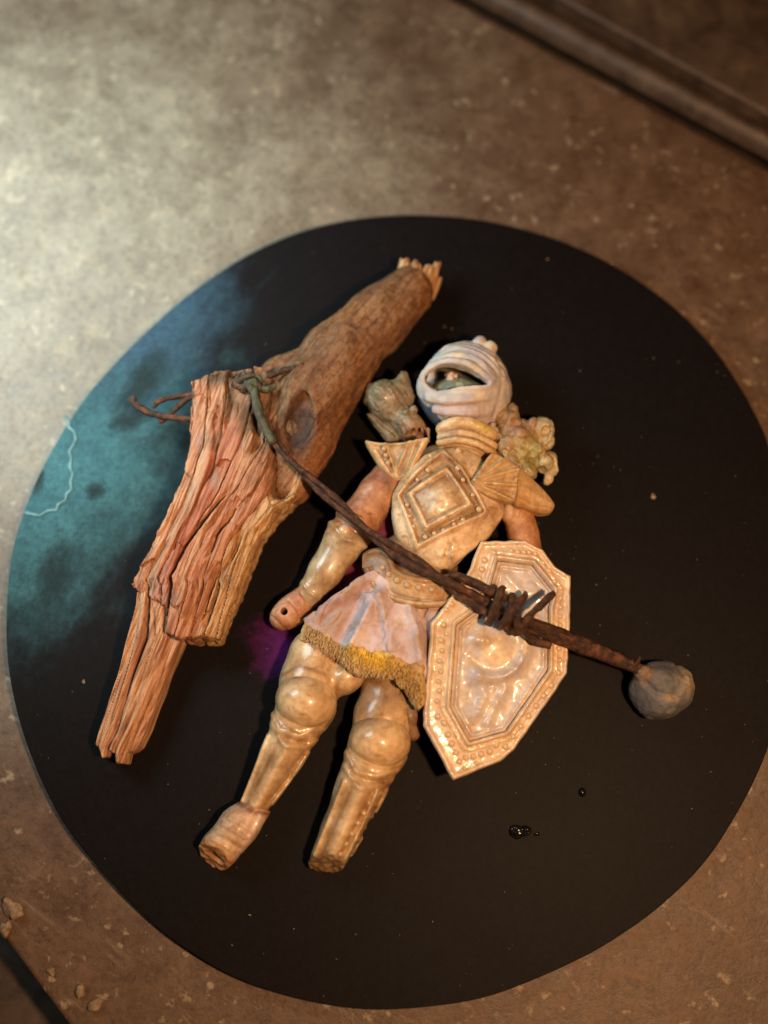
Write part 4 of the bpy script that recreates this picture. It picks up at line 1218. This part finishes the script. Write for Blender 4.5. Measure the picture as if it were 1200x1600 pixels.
leg2 = sdf_obj('leg', d, info, M['glaze'], fig, 55, color=stripes([([(566, 1236), (540, 1290), (512, 1350)], 9), ([(538, 1220), (512, 1284), (490, 1336)], 4), ([(590, 1236), (566, 1290), (538, 1346)], 4), ([(606, 1234), (580, 1290), (550, 1340)], 4)], wash(lambda x, y, z: mixc(len(x), IV * np.array((0.90, 0.82, 0.68)), (TAN, blot(x, y, z, 0.022, 94, -0.15, 0.5) * 0.85), (BRN, blot(x, y, z, 0.035, 95, 0.1, 0.7) * 0.8), ((0.20, 0.12, 0.07), np.clip((1120 - y) / 40, 0, 0.7)),  # dark top of the thigh paints in the hem's shadow
        ((0.30, 0.22, 0.12), np.clip((-(x - 506) * 0.10 + (y - 1352) * 0.84 + (z - 30) * 0.52 + 6) / 5, 0, 0.9))), [[(542, 1168), (556, 1198), (590, 1208), (624, 1198), (642, 1170)], [(548, 1208), (572, 1222), (604, 1222), (626, 1208)], [(580, 1238), (554, 1290), (526, 1346)], [(552, 1230), (526, 1286), (502, 1340)], [(598, 1236), (573, 1290), (544, 1344)]])))
for q in range(7):
    stud('stud', 587 - q * 9.4, 1238 + q * 16, 70 - q * 2.5, 4.2, M['glaze'], leg2, 0.9, 60)
X, Y, Z, info = grid(540, 646, 1098, 1208, 30, 124, 1.6)
d = ell(X, Y, Z, (593, 1158, 58), (49, 45, 48), 10) + 0.9 * fbm(X * 0.03, Y * 0.03, Z * 0.03, 2, 96)
sdf_obj('knee_cap', d, info, M['glaze'], leg2, 80, color=lambda x, y, z: mixc(len(x), IV * np.array((0.90, 0.80, 0.66)), (TAN, blot(x, y, z, 0.025, 97, 0.0, 0.6)), ((0.24, 0.17, 0.11), np.exp(-(((x - 574) / 22) ** 2 + ((y - 1122) / 20) ** 2)) * 0.8)))
X, Y, Z, info = grid(596, 668, 1058, 1172, 0, 92, 1.8)
d = chain(X, Y, Z, [(622, 1080, 44, 26), (638, 1118, 46, 22), (645, 1146, 42, 12)], 5) + ridge(X, Y, [(626, 1090), (636, 1140)], 4, 3)
sdf_obj('thigh_guard', d, info, M['satin'], leg2, 55, color=lambda x, y, z: mixc(len(x), (0.22, 0.13, 0.07), ((0.32, 0.22, 0.12), blot(x, y, z, 0.05, 99, 0, 0.5))))  # dark brown carries the shield's shadow on this flap

# ------------------------------------------------------------------ shield
SH_OUT = [(750, 848), (821, 845), (847, 859), (868, 884), (893, 899), (893, 950), (891, 1000), (888, 1050), (871, 1078), (850, 1106), (829, 1136), (803, 1173), (782, 1190), (745, 1204), (708, 1219), (684, 1176), (661, 1134), (662, 1098), (668, 1036), (673, 975), (711, 925), (732, 892)]
SH_IN = [(776, 876), (832, 882), (866, 922), (859, 951), (859, 1046), (792, 1143), (733, 1160), (702, 1105), (711, 977), (738, 957), (764, 917)]
SZ = 84.0


def sh_plane(X, Y):
    return SZ + (800 - X) * 0.10 + (1010 - Y) * 0.05


shield = empty('shield', at(775, 1030), 'glossy cream long angular shield with studded rim leaning on the figurine', 'shield')
X, Y, Z, info = grid(650, 904, 836, 1230, 46, 132, 1.4)
A = poly(X, Y, SH_OUT) + 0.8 * vnoise(X * 0.08, Y * 0.08, 0, 111); B = poly(X, Y, SH_IN)
P0 = sh_plane(X, Y)
base_h = 6 - 3.5 * np.clip(B / 30, 0, 1)
H = P0 + base_h + 4.5 * np.exp(-((A + 4) / 3.0) ** 2) + 6 * np.exp(-((B - 3) / 3.2) ** 2) + 2.0 * np.exp(-((B - 12) / 2.4) ** 2)
f = smax(smax(smax(A, -(B + 1), 2), Z - H, 3), (P0 - 9) - Z, 3)
shc = lambda x, y, z: mixc(len(x), IV * np.array((1.02, 1.03, 1.10)), (TAN, np.where((poly(x, y, SH_OUT) < -9) & (poly(x, y, SH_IN) > 8), 0.4, 0)), (TAN * 0.9, blot(x, y, z, 0.025, 113, 0.05, 0.7) * 0.6), (LAV, blot(x, y, z, 0.02, 114, 0.0, 0.5) * 0.6))
off8 = [(772 + (x - 785) * 1.085 + 13, 1015 + (y - 1015) * 1.06) for x, y in SH_IN]
rim = sdf_obj('rim', f, info, M['shield'], shield, 88, color=wash(shc, [off8 + off8[:1]], 4.0, 0.45, np.array((0.36, 0.21, 0.10))), disp=lambda x, y, z: 0.7 * fbm(x * 0.10, y * 0.10, z * 0.10, 2, 115))
X, Y, Z, info = grid(694, 876, 868, 1170, 46, 132, 1.4)
B = poly(X, Y, SH_IN); P0 = sh_plane(X, Y)
rr = np.sqrt((X - 771) ** 2 + (Y - 1008) ** 2)
ang = np.arctan2(Y - 1008, X - 771)
arc = np.clip(np.cos(ang - 0.75) * 1.6 + 0.6, 0, 1)
H = P0 - 1 + 9 * np.exp(-((rr - 50) / 8) ** 2) * arc + 10 * np.exp(-(rr / 34) ** 2)
H = H + 6 * np.exp(-(line(X, Y, [(745, 1060), (760, 1090), (740, 1120)]) / 9) ** 2) + 6 * np.exp(-(line(X, Y, [(790, 1075), (770, 1110), (762, 1130)]) / 7) ** 2) + ridge(X, Y, [(738, 1060), (780, 1068), (810, 1050)], 8, 4)
H = H + bump(X, Y, (752, 1096), 7, 5) + bump(X, Y, (776, 1096), 7, 5) + bump(X, Y, (748, 1112), 5, 4) + bump(X, Y, (770, 1078), 5, 3) + bump(X, Y, (742, 1000), 9, 4) + bump(X, Y, (750, 985), 8, 4) + bump(X, Y, (760, 1002), 7, 4) + bump(X, Y, (784, 996), 8, 3)
H = H + 3.0 * fbm(X * 0.035, Y * 0.035, 0, 3, 117) + ridge(X, Y, [(790, 900), (820, 930), (842, 925)], 7, 4)
H = H + 3 * np.exp(-((B + 9) / 2.5) ** 2)
f = smax(smax(B + 1.5, Z - H, 2), (P0 - 8) - Z, 2)
field = sdf_obj('shield_face', f, info, M['shield'], shield, 86, color=lambda x, y, z: mixc(len(x), (0.56, 0.51, 0.50), (np.array((0.50, 0.47, 0.51)), blot(x, y, z, 0.02, 118, -0.1, 0.5)), (IV, blot(x, y, z, 0.03, 119, 0.1, 0.6)), (TAN, blot(x, y, z, 0.03, 120, 0.1, 0.7))))
# beads and bars along the rim
for px, py, r in ((696, 955, 4.5), (704, 946, 4), (692, 978, 4.5), (697, 992, 3.6), (688, 1002, 4.5), (690, 1018, 3.8), (686, 1034, 4), (688, 1050, 3.6), (684, 1066, 4), (686, 1080, 3.8), (682, 1096, 4), (690, 1104, 3.6), (684, 1120, 4.5), (694, 1130, 5), (700, 1148, 5), (706, 1162, 5), (712, 1176, 4.6), (718, 1190, 4.4), (728, 1184, 4.2), (740, 1182, 4.6), (752, 1178, 5), (766, 1174, 5), (776, 1164, 4.6), (745, 1192, 3.4), (726, 1200, 3.4),
                  (790, 1166, 5), (802, 1150, 5), (814, 1134, 5), (826, 1118, 5), (838, 1102, 5), (850, 1086, 5), (862, 1070, 5), (874, 1050, 4.6), (876, 1030, 4), (874, 1012, 5), (876, 994, 4), (876, 976, 4), (876, 962, 4), (876, 948, 4), (876, 934, 4), (876, 918, 5), (866, 908, 4.4), (858, 892, 4.6), (848, 880, 4), (836, 866, 3.6), (826, 864, 4), (818, 864, 4), (808, 864, 4.2), (798, 862, 4), (770, 866, 5), (756, 878, 5), (752, 892, 4.6), (748, 906, 4.4)):
    stud('stud', px, py, float(sh_plane(px, py)) + 4.5, r, M['shield'], rim, 0.85, 88)

# ------------------------------------------------------------------ rusty barbed wire from the branch to the stone
wire = empty('barbed_wire', at(650, 880), 'rusty twisted barbed wire running from the branch across figurine and shield', 'wire')
cl = [(396, 604, 104), (406, 636, 112), (420, 672, 114), (446, 710, 114), (484, 748, 112), (524, 784, 112), (566, 822, 116), (610, 856, 120), (656, 884, 124), (704, 914, 124), (752, 944, 118), (800, 966, 112), (842, 984, 106)]
cs = np.array(smooth_pts(cl, 6))
Rm = np.interp(np.arange(len(cs)) / len(cs), [0, 0.25, 0.5, 0.75, 1], [5.6, 6.0, 7.6, 9.4, 9.2])
for s_ in (0, 1):
    pts = []
    for i, c_ in enumerate(cs):
        t0 = cs[min(i + 1, len(cs) - 1)] - cs[max(i - 1, 0)]
        nx, ny = -t0[1], t0[0]; ln = math.hypot(nx, ny); nx /= ln; ny /= ln
        ph = i * 0.20 + s_ * math.pi + 0.6
        off = Rm[i] * 0.70
        pts.append((c_[0] + nx * off * math.cos(ph), c_[1] + ny * off * math.cos(ph), c_[2] + off * math.sin(ph), Rm[i] * 0.70))
    tube('wire_strand', pts, M['rust'], wire, ring=10, rough=0.22, smooth_n=2, seed=s_ + 1)
# upper strand running into the barb
tube('wire_strand', [(704, 896, 116, 6), (735, 908, 122, 6.5), (764, 922, 124, 7), (792, 936, 122, 6)], M['rust'], wire, ring=10, rough=0.2, seed=5)
# barb coil turns round the strands
for i, pts in enumerate(([(784, 919, 128, 7.5), (779, 934, 138, 8), (770, 958, 136, 8), (763, 975, 122, 7)], [(800, 930, 120, 7), (798, 948, 138, 7.5), (790, 968, 136, 7.5), (782, 978, 116, 7)], [(822, 928, 118, 6), (812, 940, 136, 8), (797, 962, 138, 8.5), (790, 982, 120, 8)],
                         [(866, 927, 132, 6.5), (848, 942, 140, 7), (830, 960, 140, 7.5), (814, 982, 124, 7.5)], [(800, 986, 110, 9), (812, 982, 126, 9), (806, 966, 132, 8)], [(816, 976, 114, 7), (824, 992, 112, 8), (842, 1003, 110, 8), (860, 1007, 108, 7.5)])):
    tube('barb', [(x_, y_, z_, r_ * 0.76) for x_, y_, z_, r_ in pts], M['rust'], wire, ring=10, rough=0.35, seed=10 + i)
# tapered shank from the barb to the stone
tube('shank', [(826, 972, 108, 9), (862, 988, 100, 12), (900, 1004, 90, 13), (940, 1020, 80, 12), (976, 1036, 72, 10), (1004, 1048, 68, 9)], M['rust'], wire, ring=12, rough=0.18, seed=21, flat=0.7)
tube('shank_tip', [(990, 1040, 74, 4), (998, 1032, 80, 3), (1000, 1026, 84, 1)], M['rust'], wire, ring=6)
# loose ends sticking out on the far side of the branch
for i, pts in enumerate(([(206, 622, 58, 6), (212, 632, 58, 6), (232, 644, 58, 5), (256, 651, 60, 5), (308, 656, 62, 5)], [(240, 636, 62, 4), (250, 626, 66, 4.5), (270, 621, 68, 4.5), (310, 614, 70, 4.5)], [(250, 660, 50, 4), (268, 645, 60, 4.5), (292, 624, 70, 4.5), (316, 612, 74, 4.5)])):
    tube('wire_end', pts, M['rust'], wire, ring=8, rough=0.25, seed=30 + i)
# mossy knot of wire on top of the branch
for i, pts in enumerate(([(378, 612, 100, 5), (388, 600, 110, 6), (400, 598, 112, 6), (408, 608, 106, 5)], [(384, 598, 104, 5), (394, 610, 112, 6), (404, 622, 108, 5)], [(396, 606, 110, 7), (404, 640, 118, 7.5), (414, 668, 118, 7), (428, 692, 118, 6)], [(372, 596, 98, 4), (384, 590, 104, 4.5), (398, 586, 104, 4)])):
    tube('wire_knot', pts, M['moss'], wire, ring=8, rough=0.3, seed=40 + i)

rk = np.random.default_rng(21)
for i in range(7):
    cx, cy = 388 + rk.normal(0, 14), 602 + rk.normal(0, 8)
    a0, rr_ = rk.uniform(0, 6.28), rk.uniform(9, 18)
    pts = [(cx + rr_ * math.cos(a0 + t), cy + 0.6 * rr_ * math.sin(a0 + t), 100 + 9 * math.sin(t * 1.3 + i), 2.6 - 0.25 * t) for t in np.linspace(0, rk.uniform(2.5, 4.5), 6)]
    tube('wire_knot', pts, M['moss' if i % 3 == 0 else 'rust'], wire, ring=7, rough=0.3, smooth_n=3, seed=60 + i)

# ------------------------------------------------------------------ stone
stone = empty('pebble', at(1040, 1080), 'small grey rounded stone at the end of the rusty wire', 'stone')
X, Y, Z, info = grid(972, 1110, 1010, 1136, 0, 100, 1.6)
d = ell(X, Y, Z, (1040, 1077, 44), (54, 46, 45), -12)
for (nx, ny, nz, off) in ((0.25, -0.80, 0.55, 38), (-0.55, 0.35, 0.76, 39), (0.55, 0.62, 0.56, 41), (0.86, -0.05, 0.5, 44), (0.1, 0.1, 0.99, 37), (-0.8, 0.5, 0.3, 43)):
    d = smax(d, (X - 1040) * nx + (Y - 1077) * ny + (Z - 46) * nz - off, 11)
d = d + ridge(X, Y, [(1062, 1030), (1064, 1062), (1050, 1086)], 5, 3) + ridge(X, Y, [(1004, 1066), (1022, 1084), (1050, 1090)], 4, 3)
d = smin(d, ell(X, Y, Z, (1004, 1052, 62), (14, 13, 16), 0), 4)
d = d - 3.0 * fbm(X * 0.03, Y * 0.03, Z * 0.03, 3, 131)
sdf_obj('stone_body', d, info, M['stone'], stone, 60, color=lambda x, y, z: mixc(len(x), (0.112, 0.112, 0.124), ((0.42, 0.34, 0.21), np.exp(-(((x - 1078) / 20) ** 2 + ((y - 1056) / 28) ** 2))), ((0.24, 0.15, 0.09), np.exp(-(((x - 1004) / 16) ** 2 + ((y - 1052) / 16) ** 2))), ((0.34, 0.24, 0.17), np.exp(-(((x - 1044) / 14) ** 2 + ((y - 1092) / 6) ** 2)))),
        disp=lambda x, y, z: 1.6 * fbm(x * 0.11, y * 0.11, z * 0.11, 3, 133))

# ------------------------------------------------------------------ small wet drops on the disc and crumbs on the table
X, Y, Z, info = grid(894, 926, 1222, 1254, -4, 16, 1.0)
o = sdf_obj('paint_drop', ell(X, Y, Z, (910, 1238, 0), (6, 7.5, 8)), info, M['tar'], None, 3)
tag(o, 'tiny wet black paint drop on the board below the stone', 'drop')
X, Y, Z, info = grid(784, 850, 1276, 1322, -4, 18, 1.2)
d = smin(ell(X, Y, Z, (808, 1300, 0), (14, 11, 9), 15), ell(X, Y, Z, (822, 1298, 0), (9, 8, 7)), 5)
d = smin(d, ell(X, Y, Z, (838, 1304, 0), (5, 4, 4)), 3) + 2 * vnoise(X * 0.2, Y * 0.2, Z * 0.2, 135)
o = sdf_obj('paint_blob', d, info, M['tar'], None, 3)
tag(o, 'lumpy smear of black paint on the board right of the legs', 'blob')


def crumb(name, px, py, r, z, label, mat='crumb', cat='crumb', group=None, seed=0, flat=0.5):
    n = 2
    X, Y, Z, info = grid(px - r * 1.8, px + r * 1.8, py - r * 1.8, py + r * 1.8, 0, r * 1.6, max(r / 6, 0.7))
    d = ell(X, Y, Z, (px, py, r * flat * 0.6), (r, r * 0.75, r * flat), seed * 40) - r * 0.45 * vnoise(X * 1.5 / r, Y * 1.5 / r, Z * 1.5 / r, 140 + seed)
    v, q = surface_nets(d, info)
    w = to_world(v, z); w[:, 2] = (v[:, 2] + z) * S
    o = mesh_obj(name, w, q[:, ::-1].copy(), M[mat])
    return tag(o, label, cat, group)


crumb('plaster_crumb', 22, 1418, 18, TZ, 'largest pale crumb on table near the left lower edge', seed=1)
crumb('plaster_crumb', 10, 1450, 13, TZ, 'tan crumb just under the largest pale crumb at left', seed=2)
crumb('plaster_crumb', 124, 1548, 11, TZ, 'light crumb on table at the bottom left corner', seed=3)
crumb('plaster_crumb', 150, 1570, 11, TZ, 'brown crumb right beside the light crumb at bottom left', seed=4)
crumb('plaster_crumb', 80, 1518, 7, TZ, 'small tan crumb between the two bottom left clusters', seed=5)
crumb('speck', 1021, 776, 4.5, 0, 'tiny tan speck on black board right of the shoulder', cat='speck', seed=6)
crumb('speck', 131, 1065, 3.2, 0, 'tiny pale speck on black board left of the long splinter', cat='speck', seed=7)
# grit scattered on the table
gv, gf = [], []
for i in range(220):
    px, py = rng.uniform(-20, 1220), rng.uniform(-20, 1620)
    if float(poly(np.array([px]), np.array([py]), disc_outline)[0]) < 12: continue
    if (px - 715) * 262 - py * 485 > -8000: continue
    if py > 1458 + px * 1.33 - 20: continue
    r = rng.uniform(0.7, 1.7)
    if py < 430 and px < 900 and rng.random() < 0.55: r = rng.uniform(2.0, 4.6)
    b = len(gv)
    for k_ in range(5):
        a = 2 * math.pi * k_ / 5 + rng.random()
        gv.append((px + math.cos(a) * r * rng.uniform(0.7, 1.4), py + math.sin(a) * r * rng.uniform(0.6, 1.2), TZ + 0.2))
    gv.append((px, py, TZ + r * 0.8))
    for k_ in range(5):
        gf.append((b + (k_ + 1) % 5, b + k_, b + 5))
tag(mesh_obj('table_grit', to_world(np.array(gv), TZ), gf, M['crumb']), 'fine pale grit scattered over the mottled table top', 'grit', kind='stuff')

# lint and dust on the black board
dv, df = [], []
for i in range(260):
    px, py = rng.uniform(20, 1200), rng.uniform(340, 1570)
    if float(poly(np.array([px]), np.array([py]), disc_outline)[0]) > -8: continue
    r = rng.uniform(0.35, 0.9) * (1.7 if rng.random() < 0.06 else 1)
    lx = rng.uniform(1, 2.6) if rng.random() < 0.3 else 1
    a0 = rng.uniform(0, 6.28)
    b = len(dv)
    for k_ in range(4):
        a = math.pi / 2 * k_ + 0.4
        ex, ey = math.cos(a) * r * lx, math.sin(a) * r
        dv.append((px + ex * math.cos(a0) - ey * math.sin(a0), py + ex * math.sin(a0) + ey * math.cos(a0), 0.1))
    dv.append((px, py, r * 0.9 + 0.1))
    for k_ in range(4):
        df.append((b + (k_ + 1) % 4, b + k_, b + 4))
tag(mesh_obj('dust', to_world(np.array(dv), 0), df, M['crumb']), 'tiny dust and lint specks scattered on the black board', 'dust', kind='stuff')
